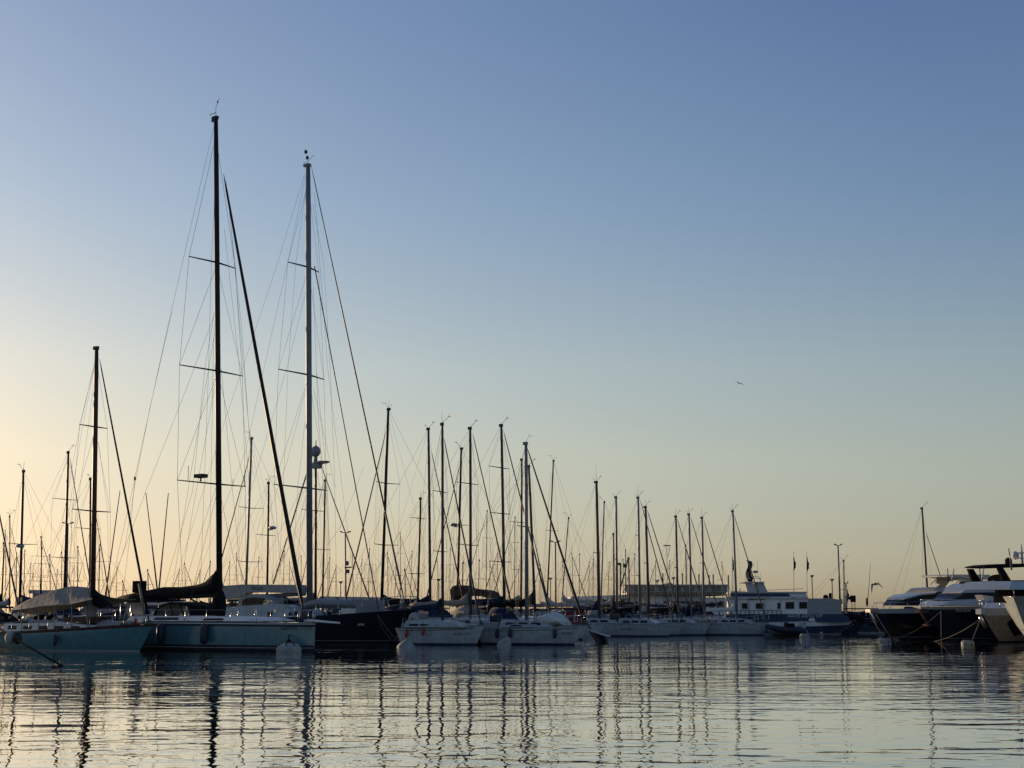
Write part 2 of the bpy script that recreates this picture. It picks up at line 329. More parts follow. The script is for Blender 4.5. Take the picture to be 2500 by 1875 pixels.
# ---------------------------------------------------------------- 1 classic teal yacht with awning
def classic():
    fr = Fr(226, 71.6, -30); root = thing('sailboat', 'teal classic sailing yacht with a beige awning and brown wooden mast, at the left edge', 'sailboat', fr.O, fr.h, 'large yachts in the front row')
    S = fr.sol; bt, bw = S(374, 1526), S(341, 1588); st, sw = S(-120, 1552), S(-10, 1588)
    H = Hull(root, (st[0], sw[0]), (bt[0], bw[0]), (.62, .80, bt[1]), 3.5, ('teal_paint', 'antifoul', 'boot_white', 'varnish', 'teal_paint'), tw=.35, p=2.1, low=((0, 1), (.05, 2), (.11, 0)), up=((.4, 0), (.8, 0), (.95, 0), (1, 3)), deck='teak', rail='varnish', flare=.35)
    sh = lambda x: H.sheer(H.t_at(x, .9))
    for side in (-1, 1):    # low varnished bulwark cap
        MB().tube([H.side(x, sh(x), side, -.05)+Vector((0, 0, .07)) for x in [bt[0]-.4-(bt[0]-st[0]-.8)*i/20 for i in range(21)]], .035, 5).build('cap_rail', 'varnish', root)
    cabin(root, [(-5.2, .6), (.9, .7), (.7, 1.2), (-.6, 1.35), (-5.1, 1.28)], 1.05, .95, 'wall_white', [[(-4.8+i*1.1, 1.0), (-4.2+i*1.1, 1.0), (-4.2+i*1.1, 1.18), (-4.8+i*1.1, 1.18)] for i in range(5)])
    MB().box(-1.2, .6, -.7, .7, 1.36, 1.62).build('deck_hatch', 'varnish', root)
    MB().box(-8.2, -5.4, -.9, .9, .55, 1.15).box(-8.0, -5.6, -.7, .7, 1.15, 1.22, 1).build('cockpit_coaming', ['wall_white', 'teak'], root)
    MB().ell((1.0, .1, 1.15), .75, .45, .34, 14, 8, z0=-.2).build('covered_dinghy', 'canvas_grey', root)
    f, t = S(226, 1524), S(236, 848)
    rig(root, fr, (f[0], 1.0), t, 11, 'varnish', (S(243, 876), (bt[0]-.25, bt[1]+.1), 4.6), [(S(231, 1248)[1], 1.35), (S(234, 1042)[1], 1.0)], 1.3, 8, 1.0, 3.2, .009, None, 1, 0, 'canvas_black')
    wires(root, fr, [[(234, 870), (185, 1090), (150, 1290), (95, 1480)], [(234, 880), (200, 1050), (160, 1300), (120, 1480)], [(234, 900), (205, 1120), (180, 1300), (150, 1450)], [(241, 1080), (262, 1245), (268, 1500)]], .007)
    # furled end of the headsail, white cover at its foot
    MB().tube([(*S(341, 1425),)[:1]+(0,)+(S(341, 1425)[1],), (S(352, 1500)[0], 0, S(352, 1500)[1])], [.09, .05], 7).build('sail_tack', 'canvas_beige', root)
    # mast coat tarpaulin
    rings = []
    for py, r in ((1422, .05), (1436, .15), (1460, .24), (1490, .28), (1512, .26)):
        x, z = S(222, py); rings.append([(x+r*math.cos(a)*(1+.15*math.sin(3*a)), r*math.sin(a)*.8, z) for a in [2*math.pi*k/12 for k in range(12)]])
    MB().loft(rings).build('mast_cover', 'canvas_grey', root)
    # awning
    A = MB(); ws = 1.45; n = 16; rnd = random.Random(3)
    ridge = [(26, 1489), (60, 1468), (100, 1450), (134, 1440), (158, 1434), (178, 1431), (214, 1434)]
    edge = [(30, 1490), (60, 1486), (100, 1480), (134, 1477), (160, 1476), (174, 1475), (226, 1462)]
    def interp(L, q):
        q *= len(L)-1; i = min(int(q), len(L)-2); f = q-i; return (L[i][0]+(L[i+1][0]-L[i][0])*f, L[i][1]+(L[i+1][1]-L[i][1])*f)
    rings = []
    for i in range(n+1):
        q = i/n; rx, rz = S(*interp(ridge, q)); ex, ez = S(*interp(edge, q), ws); row = []
        for k in range(-6, 7):
            f = abs(k)/6; x = rx+(ex-rx)*f; z = rz+(ez-rz)*f-.16*math.sin(math.pi*f)+.05*math.sin(i*1.15-abs(k)*.55)*math.sin(math.pi*f)**.5; row.append((x, ws*k/6, z))
        rings.append(row)
    o = A.loft(rings, closed=False, caps=False, sm=False).build('awning', 'canvas_beige', root); o.modifiers.new('t', 'SOLIDIFY').thickness = .02
    for px in (50, 92, 130, 172, 205):
        for side in (-1, 1):
            x, z = S(px, 1480, ws); MB().tube([(x, side*min(1.3, abs(H.side(x, .75, 1)[1])-.12), .75), (x, side*1.38, z+.02)], .025, 5).build('awning_pole', 'canvas_beige', root)
    rings = []
    for px, py, w in ((230, 1438, .1), (240, 1456, .35), (252, 1470, .6), (264, 1479, .5)):
        x, z = S(px, py); rings.append([(x, -w, z-.25*w), (x, 0, z), (x, w, z-.25*w)])
    MB().loft(rings, closed=False, caps=False).build('fore_awning', 'canvas_black', root).modifiers.new('t', 'SOLIDIFY').thickness = .02
    for i in range(14):
        x = -7.5+rnd.random()*7; y = rnd.uniform(-.8, .8); s_ = rnd.uniform(.07, .15); MB().ell((x, y, 1.45+rnd.random()*.2), s_*1.4, s_, s_, 8, 5).build('deck_bundle', rnd.choice(['canvas_brown', 'canvas_beige', 'canvas_black', 'canvas_black']), root)
    guard_rail(root, H, -8.5, 2.2, .55, n=10); pulpit(root, H, .5, .9)
    for px, py, m_ in ((308, 1520, 'buoy_white'), (317, 1522, 'buoy_white'), (331, 1516, 'red_rubber'), (352, 1514, 'buoy_white')):
        x, z = S(px, py); MB().ell((x, 0, z), .07, .07, .15, 8, 5).build('rail_fender', m_, root)
    x, z = S(133, 1546, 1.7); fender(fr, None, H, x, .78, .55, .11, 'navy_rubber', 'small dark fender on the teal classic yacht hull')
    # fender ball and the heavy line running down into the water
    p0, p1 = Vector(P(-20, 1522, 66)), Vector(P(162, 1624, 0.1+3500*HC/132)); p1.z = -.05
    l = MB().tube([p0, p0.lerp(p1, .5)+Vector((0, 0, -.06)), p1], .035, 6).build('mooring_line', 'rope_dark'); tag(l, 'thick dark mooring line slanting from the teal classic yacht into the water', 'rope', 'mooring lines')
    q = p0.lerp(p1, .37); b = thing('line_buoy', 'round white and black buoy threaded on the slanting mooring line', 'buoy', q, 0)
    MB().ell((-.2, .05, -.02), .22, .22, .26, 14, 9).build('white_float', 'buoy_white', b); MB().ell((.1, 0, -.04), .2, .2, .26, 14, 9).build('black_float', 'black_rubber', b)
classic()
# ---------------------------------------------------------------- 2 big blue-teal sloop, black mast
def big_sloop():
    fr = Fr(537, 72.7, -36); S = fr.sol; root = thing('sailboat', 'large blue-teal sloop with the tallest black mast and black boom cover', 'sailboat', fr.O, fr.h, 'large yachts in the front row')
    bt, bw = S(770, 1524), S(768, 1589); st = S(268, 1520)
    H = Hull(root, (st[0]-.3, st[0]+.2), (bt[0], bw[0]), (1.33, 1.34, bt[1]+.03), 4.9, ('blue_teal_paint', 'antifoul', 'boot_white', 'navy_rubber', 'wall_white'), tw=.8, p=2.3, low=((0, 1), (.16, 1), (.19, 2), (.30, 1), (.36, 0)), up=((.5, 0), (.84, 0), (.96, 3), (1, 4)), flare=.14, deck='deck_grey')
    f, t = (S(537, 1500)[0], 1.35), S(527, 286)
    mast = rig(root, fr, f, t, 13, 'black_mast', (S(546, 425), (S(745, 1505)[0], 1.5), 8.5), [(S(537, 1182)[1], 2.5), (S(536, 905)[1], 2.35), (S(533, 640)[1], 1.75)], 2, 12, 1.35, 4.7, .011, None, 0, 0, 'black_mast')
    MB().tube([(t[0], 0, t[1]), (t[0]-.02, 0, t[1]+.55), (t[0]+.12, 0, t[1]+.85), (t[0]+.2, 0, t[1]+1.0)], .016, 4).tube([(t[0]-.5, 0, t[1]+.22), (t[0], 0, t[1]+.26)], .02, 4).ell((t[0]+.1, 0, t[1]+.82), .06, .03, .08, 8, 4).build('antenna', 'wire', mast)
    MB().box(t[0]-.28, t[0]-.12, -.06, .06, t[1]-.22, t[1]-.05).build('crane', 'black_mast', mast)
    wires(root, fr, [[(524, 300), (409, 800), (329, 1167)], [(529, 640), (520, 900), (515, 1180), (511, 1430)], [(531, 905), (470, 1250), (440, 1436)], [(530, 1182), (480, 1330), (450, 1436)], [(540, 900), (566, 1180), (590, 1420)], [(420, 760), (365, 1000), (330, 1180), (306, 1330), (262, 1470)], [(329, 1170), (262, 1470)], [(329, 1170), (318, 1300), (300, 1455)], [(535, 740), (447, 969), (356, 1199), (258, 1465)],
        [(530, 780), (470, 1130), (420, 1440)], [(527, 430), (516, 640), (509, 905), (489, 1440)], [(536, 690), (500, 900), (470, 1200), (400, 1440)], [(552, 440), (590, 800), (610, 1080)], [(548, 560), (585, 900), (608, 1180)], [(556, 470), (572, 640), (618, 1160)]], .009)
    x, z = S(329, 1168); MB().ell((x, 0, z), .06, .06, .13, 8, 6).build('turnbuckle', 'black_mast', root)
    # radar and small aerials on the lower spreader
    z = S(505, 1174)[1]; MB().box(-.35, .25, -1.7, -1.3, z-.02, z+.16).tube([(-.05, -1.5, z-.2), (-.05, -1.5, z)], .05, 5).build('radar_scanner', 'black_mast', root)
    for dy in (-2.1, 1.7, .9): MB().tube([(-.3, dy, z-.2), (-.3, dy, z+.55 if dy != .9 else z+.1)], .018, 4).build('antenna', 'black_mast', root)
    # boom and its black stack cover
    top = [(292, 1457), (325, 1447), (400, 1434), (440, 1432), (480, 1429), (500, 1420), (514, 1407), (522, 1398), (530, 1386), (535, 1400)]
    bot = [(290, 1462), (325, 1466), (400, 1461), (440, 1458), (480, 1452), (500, 1448), (514, 1446), (522, 1444), (530, 1444), (536, 1446)]
    rings = []
    for k, (a, b) in enumerate(zip(top, bot)):
        (x1, z1), (x2, z2) = S(*a), S(*b); w = .16+.10*(k/9); x = (x1+x2)/2; hh = z1-z2; rings.append([(x, -w*.7, z2), (x, -w, z2+hh*.35), (x, -w*.75, z2+hh*.75), (x, 0, z1+.02*(-1)**k), (x, w*.75, z2+hh*.75), (x, w, z2+hh*.35), (x, w*.7, z2), (x, 0, z2-.04)])
    MB().loft(rings).build('sail_cover', 'canvas_black', root)
    a, b = S(294, 1468), S(532, 1452); MB().tube([(a[0], 0, a[1]+.1), (b[0], 0, b[1])], .13, 8).build('boom', 'black_mast', root)
    a, b = S(465, 1462), S(520, 1491); MB().tube([(a[0], 0, a[1]), (b[0], 0, b[1])], .05, 6).build('boom_vang', 'black_mast', root)
    rings = []
    for py, r in ((1443, .2), (1458, .32), (1480, .36), (1500, .3), (1510, .24)):
        x, z = S(536, py); rings.append([(x-.03+r*math.cos(q)*(1+.2*math.sin(4*q)), r*math.sin(q)*.9, z) for q in [2*math.pi*k/12 for k in range(12)]])
    MB().loft(rings).build('rope_bundle', 'canvas_black', root)
    # coachroof, dodger, bimini
    cabin(root, fr.prof([(362, 1515), (372, 1505), (520, 1503), (640, 1508), (670, 1516)]), 1.5, 1.35, 'wall_white', [fr.prof([(430, 1513), (490, 1513), (488, 1507), (432, 1507)]), fr.prof([(550, 1514), (600, 1514), (598, 1509), (552, 1509)])])
    pr = fr.prof([(374, 1507), (383, 1486), (395, 1475), (418, 1470), (440, 1472), (458, 1480), (462, 1495), (466, 1506)], .8)
    o = arch_shell(root, pr, .8, 'dodger', 'canvas_black')
    for a_, b_ in (((414, 1473), (424, 1505)), ((437, 1473), (451, 1505)), ((374, 1506), (383, 1486))):
        for sd in (-1, 1): p_, q_ = S(*a_, .8), S(*b_, .8); MB().tube([(p_[0], sd*.8, p_[1]), (q_[0], sd*.8, q_[1])], .05, 5).build('dodger_frame', 'canvas_black', o)
    for k, w in enumerate(([(381, 1503), (388, 1487), (400, 1479), (411, 1476), (421, 1502)], [(415, 1476), (435, 1475), (448, 1501), (426, 1502)], [(441, 1477), (454, 1482), (459, 1499), (453, 1500)])):
        for side in (-1, 1): MB().slab(fr.prof(w, .8), side*.79, side*.81).build('dodger_window', 'vinyl', o)
    pr = fr.prof([(338, 1466), (405, 1463), (408, 1467), (340, 1471)]); MB().slab(pr, -1.3, 1.3).build('bimini', 'canvas_black', root)
    for px in (342, 366, 400):
        for side in (-1, 1):
            x, z = S(px, 1468); MB().tube([(x, side*1.25, 1.3), (x, side*1.25, z)], .02, 5).build('bimini_pole', 'steel', root)
    x0, z0 = S(327, 1447); x1, z1 = S(354, 1418); MB().box(x0, x1, -.12, .12, z0, z1).tube([(x0*.5+x1*.5, 0, 1.3), (x0*.5+x1*.5, 0, z0)], .04, 6).build('stern_arch_box', 'canvas_black', root)
    x0, z0 = S(345, 1500); x1, z1 = S(365, 1471); MB().box(x0, x1, -1.0, -.3, z0, z1).build('helm_console', 'canvas_grey', root)
    # bowsprit, pulpit, rails, winches
    a = S(744, 1514); b = S(829, 1521); MB().tube([(a[0], 0, a[1]), (b[0]+.0, 0, b[1])], [.07, .045], 8).build('bowsprit', 'wall_white', root)
    guard_rail(root, H, st[0]+.6, bt[0]-1.2, .62, n=11); pulpit(root, H, .62, 1.3)
    for px, py in ((560, 1508), (592, 1507), (622, 1505), (466, 1500), (500, 1500)):
        x, z = S(px, py, 1); MB().tube([(x, -1.2, 1.32), (x, -1.2, 1.5)], .09, 10).build('winch', 'steel', root)
    MB().tube([(S(480, 1505)[0], -.7, 1.4), (S(480, 1505)[0], -.7, 1.9)], .09, 8).build('deck_ventilator', 'wall_white', root)
    for px, nm in ((401, 'near the dodger'), (497, 'near the black mast')):
        x, z = S(px, 1515, 2.45); fender(fr, None, H, x, 1.30, .98, .20, 'navy_rubber', 'tall black fender on the large blue-teal sloop '+nm)
    x, z = S(658, 1529, 2.3); q = H.side(x, 1.12, fr.s, .015); q2 = H.side(x+.8, 1.12, fr.s, .015)
    text('GEMA 7773', .30, (q.x, q.y, q.z), math.atan2(q2.y-q.y, q2.x-q.x), 'letter_dark', root)
big_sloop()
# ---------------------------------------------------------------- 3 black-hulled sloop with pale deckhouse
def black_sloop():
    fr = Fr(757, 90.0, -30); S = fr.sol; root = thing('sailboat', 'black-hulled sloop with a tall grey mast, pale deckhouse and overhanging bow', 'sailboat', fr.O, fr.h, 'large yachts in the front row')
    bt, bw = S(1019, 1487), S(948, 1568); st = S(430, 1508)
    H = Hull(root, (st[0], st[0]+.6), (bt[0], bw[0]), (1.45, 1.42, bt[1]), 5.2, ('black_paint', 'antifoul', 'boot_white', 'black_paint'), tw=.7, p=2.2, low=((0, 1), (.14, 1), (.17, 2), (.2, 0)), up=((.4, 0), (.85, 0), (.88, 0), (1, 0)), flare=.3, deck='deck_grey', rail='black_paint', e=.9)
    f, t = (0, 1.5), S(752, 402)
    mast = rig(root, fr, f, t, 14, 'alu', (S(760, 405), (S(991, 1482)[0], 2.05), 3.4), [(S(756, 1192)[1], 2.9), (S(755, 915)[1], 2.55), (S(754, 652)[1], 1.75)], 2, 14, 1.5, 5, .011, None, 0, 0, 'alu_dark')
    a, b = S(768, 650), S(924, 1488); MB().tube([(a[0], 0, a[1]), (b[0], 0, b[1])], .035, 7).build('inner_forestay', 'alu_dark', root)
    mb = MB(); x, z = t
    mb.tube([(x, 0, z), (x-.08, 0, z+.5), (x-.3, 0, z+1.15)], .018, 4).tube([(x, 0, z+.25), (x+.4, .1, z+.6)], .014, 4).box(x-.28, x-.12, -.06, .06, z+.8, z+1.0).box(x-.14, x, -.06, .06, z+.38, z+.58).tube([(x-.4, 0, z+.2), (x, 0, z+.1)], .014, 4).build('antenna', 'black_mast', mast)
    wires(root, fr, [[(744, 425), (675, 650), (545, 1040), (425, 1430)], [(758, 910), (728, 1180), (712, 1430)], [(757, 1190), (700, 1350), (660, 1432)], [(772, 900), (800, 1190), (806, 1460)], [(764, 500), (790, 640), (806, 900), (818, 1190)], [(746, 430), (700, 650), (600, 1100), (470, 1440)], [(750, 440), (722, 643), (703, 900), (692, 1185), (680, 1440)], [(752, 690), (700, 900), (600, 1240), (520, 1440)], [(752, 930), (700, 1130), (640, 1300), (590, 1440)], [(768, 470), (800, 900), (866, 1440)], [(766, 950), (800, 1100), (817, 1190), (822, 1450)], [(765, 700), (776, 1000), (790, 1200)], [(888, 1140), (835, 1280), (800, 1330)]], .009)
    # boom bag with lettering and the pale cover over the pilothouse
    W = lambda z: .35; z0 = S(600, 1466)[1]
    o = MB().slab(fr.prof([(520, 1429), (560, 1430), (600, 1427), (740, 1428), (742, 1447), (700, 1448), (640, 1446), (612, 1447), (598, 1455), (565, 1463), (545, 1463), (522, 1452)]), -.32, .32).build('boom_bag', 'canvas_grey', root)
    x, z = S(627, 1437, .34); text('MOLA', .34, (x, fr.s*.335, z), 0, 'letter_dark', root)
    a, b = S(560, 1460), S(745, 1450); MB().tube([(a[0], 0, a[1]), (b[0], 0, b[1])], .12, 8).build('boom', 'alu', root)
    a, b = S(675, 1450), S(742, 1482); MB().tube([(a[0], 0, a[1]), (b[0], 0, b[1])], .055, 6).build('boom_vang', 'alu_dark', root)
    o = arch_shell(root, fr.prof([(578, 1486), (582, 1464), (596, 1454), (618, 1450), (644, 1453), (662, 1463), (672, 1474), (680, 1480)], 1.0), 1.0, 'dodger', 'canvas_grey')
    for w in ([(580, 1487), (583, 1465), (592, 1465), (590, 1478), (652, 1475), (658, 1467), (672, 1474), (678, 1481)], [(583, 1465), (597, 1455), (618, 1451), (644, 1454), (662, 1464), (656, 1467), (644, 1460), (622, 1459), (603, 1460), (592, 1466)]):
        for side in (-1, 1): MB().slab(fr.prof(w, 1.0), side*.97, side*1.01).build('dodger_side', 'canvas_grey', o)
    for w in ([(590, 1477), (592, 1466), (603, 1461), (622, 1460), (634, 1474)], [(626, 1460), (644, 1461), (654, 1468), (650, 1473), (638, 1474)]):
        for side in (-1, 1): MB().slab(fr.prof(w, 1.0), side*.98, side*1.0).build('dodger_window', 'vinyl', o)
    cabin(root, fr.prof([(556, 1516), (560, 1488), (620, 1482), (680, 1477), (722, 1475), (738, 1481), (752, 1500), (752, 1516)]), 1.75, 1.55, 'gelcoat', [fr.prof([(655, 1508), (666, 1508), (667, 1494), (655, 1494)], 1.6), fr.prof([(706, 1503), (714, 1503), (714, 1495), (707, 1495)], 1.6), fr.prof([(719, 1502), (729, 1502), (728, 1493), (720, 1492)], 1.6)])
    MB().box(S(706, 1480)[0], S(716, 1480)[0], -.5, .5, 2.0, 2.55).build('deck_locker', 'canvas_black', root)
    # grey tender lashed on the foredeck
    rings = []
    for px, py, hh in ((752, 1478, .35), (765, 1466, .7), (790, 1462, .78), (820, 1464, .72), (850, 1466, .62), (864, 1470, .42), (867, 1474, .15)):
        x, z1 = S(px, py-1); z0_ = z1-hh*.75; rings.append([(x, .75*min(1, hh*1.6)*math.cos(q), z0_+hh*.38+hh*.38*math.sin(q)) for q in [2*math.pi*k/14 for k in range(14)]])
    MB().loft(rings).build('stowed_tender', 'tender_grey', root)
    a, b = S(855, 1481), S(890, 1491); MB().box(a[0], b[0], -.9, .9, 1.6, 2.05).build('deck_box', 'wall_white', root)
    MB().box(S(897, 1470)[0], S(912, 1470)[0], -1.2, 1.2, 1.75, 2.55).build('windlass_cover', 'tender_grey', root)
    guard_rail(root, H, -5, bt[0]-1.6, .75, n=9); pulpit(root, H, .75, 1.8, .02, 'gelcoat')
    x, z = S(873, 1531, 1.5); q = H.side(x, 1.1, fr.s, .02); MB().box(q.x-.3, q.x+.3, q.y-.03, q.y+.03, q.z-.05, q.z+.07).build('name_plate', 'canvas_grey', root)
black_sloop()
def ln(a, b, s, label, r=.016, m='rope', group='mooring lines'):
    tag(MB().tube(sag(a, b, s), r, 5).build('mooring_line', m), label, 'rope', group)
ln(P(922, 1500, 86), P(968, 1561, 84.6), .1, 'upper pale line from the black sloop bow to the cone buoy', .022)
ln(P(920, 1502, 86), P(965, 1566, 84.6), .3, 'slacker line from the black sloop bow to the cone buoy', .014)
# ---------------------------------------------------------------- 4 and 5 white sloops
def white_sloop4():
    fr, root, H, (st, bow, beam, fb) = sailboat('white sloop with two red fenders and a blue boom cover', 83.2, -24, 1081, (1080, 1034), 6.5, 'alu_dark', (1084, 1071, 1165, 1478, 3.6), (1347, 1201), cover='canvas_blue', hoodm=None, loa=5.35, fb=.98, group='white sloops in the second row', whip=.7, boomz=1.1, forem='navy_rubber', L=.95)
    S = fr.sol
    for side in (-1, 1): MB().tube([H.side(x, z, side, .012) for x, z in [(st+.2+(bow-st-.7)*i/14, H.sheer(H.t_at(st+.2+(bow-st-.7)*i/14, .8))*.9) for i in range(15)]], .018, 5).build('sheer_stripe', 'boot_blue', root)
    hood(root, S(1012, 1500)[0], S(1040, 1500)[0], fb+.30, .8, .55, 'canvas_grey')
    cabin(root, fr.prof([(1008, 1516), (1010, 1514), (1085, 1514), (1120, 1521), (1150, 1526), (1150, 1531), (1005, 1531)]), 1.0, .85, 'gelcoat', [fr.prof([(999, 1528), (1021, 1528), (1021, 1523), (999, 1523)], .95), fr.prof([(1025, 1527), (1050, 1527), (1042, 1524), (1026, 1523)], .95)], 'trunk_cabin')
    for px, py, nm in ((987, 1536, 'at the stern quarter'), (1030, 1530, 'under the cabin window')):
        x, z = S(px, py, 1.15); fender(fr, None, H, max(x, st+.25), .98 if px > 1000 else .85, .46, .09, 'red_rubber', 'red fender on the white sloop '+nm)
    x, z = S(1117, 1546, 1); q = H.side(x, .62, fr.s, .02); q2 = H.side(x+.5, .62, fr.s, .02); text('LA NOTTE', .2, tuple(q), math.atan2(q2.y-q.y, q2.x-q.x), 'boot_blue', root)
white_sloop4()
def white_sloop5():
    fr, root, H, (st, bow, beam, fb) = sailboat('white sloop with three dark fenders and a white tarpaulin heap on its foredeck', 83.8, -25, 1286, (1284, 1081), 8.5, 'alu', (1287, 1093, 1417, 1494, 4.6), (1286,), cover='canvas_black', hoodm='canvas_blue', loa=6.7, fb=.98, group='white sloops in the second row', boomz=1.25, forem='black_mast', L=1.0)
    S = fr.sol
    for side in (-1, 1): MB().tube([H.side(x, z, side, .012) for x, z in [(st+.2+(bow-st-.7)*i/14, H.sheer(H.t_at(st+.2+(bow-st-.7)*i/14, .8))*.88) for i in range(15)]], .016, 5).build('sheer_stripe', 'boot_blue', root)
    rings = []; rnd = random.Random(5); pr = [(1316, 1514, 1517), (1324, 1502, 1524), (1336, 1497, 1528), (1350, 1494, 1530), (1364, 1497, 1529), (1376, 1506, 1528), (1384, 1520, 1527)]
    for px, pt_, pb in pr:
        x, z1 = S(px, pt_); _, z0 = S(px, pb); rings.append([(x+rnd.uniform(-.05, .05), .75*math.cos(q)*rnd.uniform(.85, 1.1), (z0+z1)/2+(z1-z0)/2*math.sin(q)*rnd.uniform(.9, 1.1)) for q in [2*math.pi*k/14 for k in range(14)]])
    MB().loft(rings).build('tarpaulin_heap', 'canvas_white', root)
    cabin(root, fr.prof([(1238, 1531), (1243, 1528), (1260, 1524), (1320, 1524), (1345, 1531)]), .95, .8, 'gelcoat', [fr.prof([(1245, 1529), (1274, 1529), (1274, 1526), (1250, 1526)], .85)], 'trunk_cabin')
    for px, nm in ((1213, 'nearest the stern'), (1246, 'behind the leaning cone buoy'), (1350, 'below the tarpaulin heap')):
        x, z = S(px, 1538, 1.2); fender(fr, None, H, max(x, st+.3), .92, .55, .12, 'navy_rubber', 'dark blue fender on the white sloop '+nm)
    MB().box(st-.5, st-.1, -.2, .2, .1, .95).box(st-.35, st-.2, -.1, .1, -.2, .1).build('outboard_motor', 'black_rubber', root)
    x, z = S(1383, 1542, .6); q = H.side(x, .66, fr.s, .02); q2 = H.side(x+.4, .66, fr.s, .02); text('ALTAIR', .19, tuple(q), math.atan2(q2.y-q.y, q2.x-q.x), 'boot_blue', root)
white_sloop5()
# ---------------------------------------------------------------- third row small white sloops
G3 = 'small white sloops in the third row'
def third():
    out = []
    D = [  # label, Y, foot, top, w, fore, spr, cover, hood, whip, mm
     ('small white sloop with lettering on its bow and a black humped boom cover', 110, 1562, (1558, 1214), 5.5, (1563, 1220, 1635, 1486, 2.6), (1405, 1307), 'canvas_black', 'canvas_black', .9, 'alu', 7.2),
     ('small white sloop whose bow peeps out just right of the lettered sloop', 114, 1584, (1576, 1237), 6, (1580, 1245, 1653, 1476, 2.8), (1375,), 'canvas_grey', 'canvas_blue', 0, 'alu_dark', 6.8),
     ('small white sloop with its mast left of the grey building gable', 116, 1655, (1650, 1260), 5, (1653, 1266, 1716, 1476, 2.6), (1386,), 'canvas_black', 'canvas_black', .7, 'alu_dark', 6.2),
     ('small white sloop with a sunlit mast before the marina building doors', 118, 1688, (1682, 1255), 5, (1686, 1262, 1756, 1498, 2.4), (), 'canvas_blue', 'canvas_blue', 0, 'alu', 6.2),
     ('small white sloop with a sunlit mast before the ochre wall panels', 118, 1718, (1714, 1263), 5, (1718, 1269, 1786, 1498, 2.4), (1375,), 'canvas_blue', None, .9, 'alu', 6.2),
     ('small white sloop moored in front of the blue and white tour boat', 116, 1799, (1789, 1247), 5, (1792, 1257, 1866, 1498, 2.4), (1371,), 'canvas_white', None, 0, 'alu', 7.0)]
    for d in D:
        r = sailboat(d[0], d[1], -24, d[2], d[3], d[4], d[10], d[5], d[6], cover=d[7], hoodm=d[8], loa=d[11], fb=.92, group=G3, whip=d[9], forem='alu_dark', L=.55, boomz=1.05); out.append(r)
    fr, root, H, (st, bow, beam, fb) = out[0]
    x = fr.sol(1535, 1536, .9)[0]; q = H.side(x, .56, fr.s, .02); q2 = H.side(x+.5, .56, fr.s, .02); text('MARE BLU II', .2, tuple(q), math.atan2(q2.y-q.y, q2.x-q.x), 'boot_blue', root)
    sailboat('sloop with a blue triangular sail bundle, left of the black humped cover', 112, -24, 1506, (1504, 1213), 5.5, 'alu', None, (1365,), cover='canvas_blue', hoodm='canvas_grey', loa=7.5, fb=.95, group=G3, L=.6, boomz=.9)
    sailboat('white sloop with a tall plain dark mast, leftmost of the third row', 111, -24, 1463, (1456, 1176), 7, 'alu_dark', None, (1350,), cover='canvas_blue', hoodm='canvas_blue', loa=8, fb=.95, group=G3, whip=1.3, L=.75, boomz=1.1)
third()
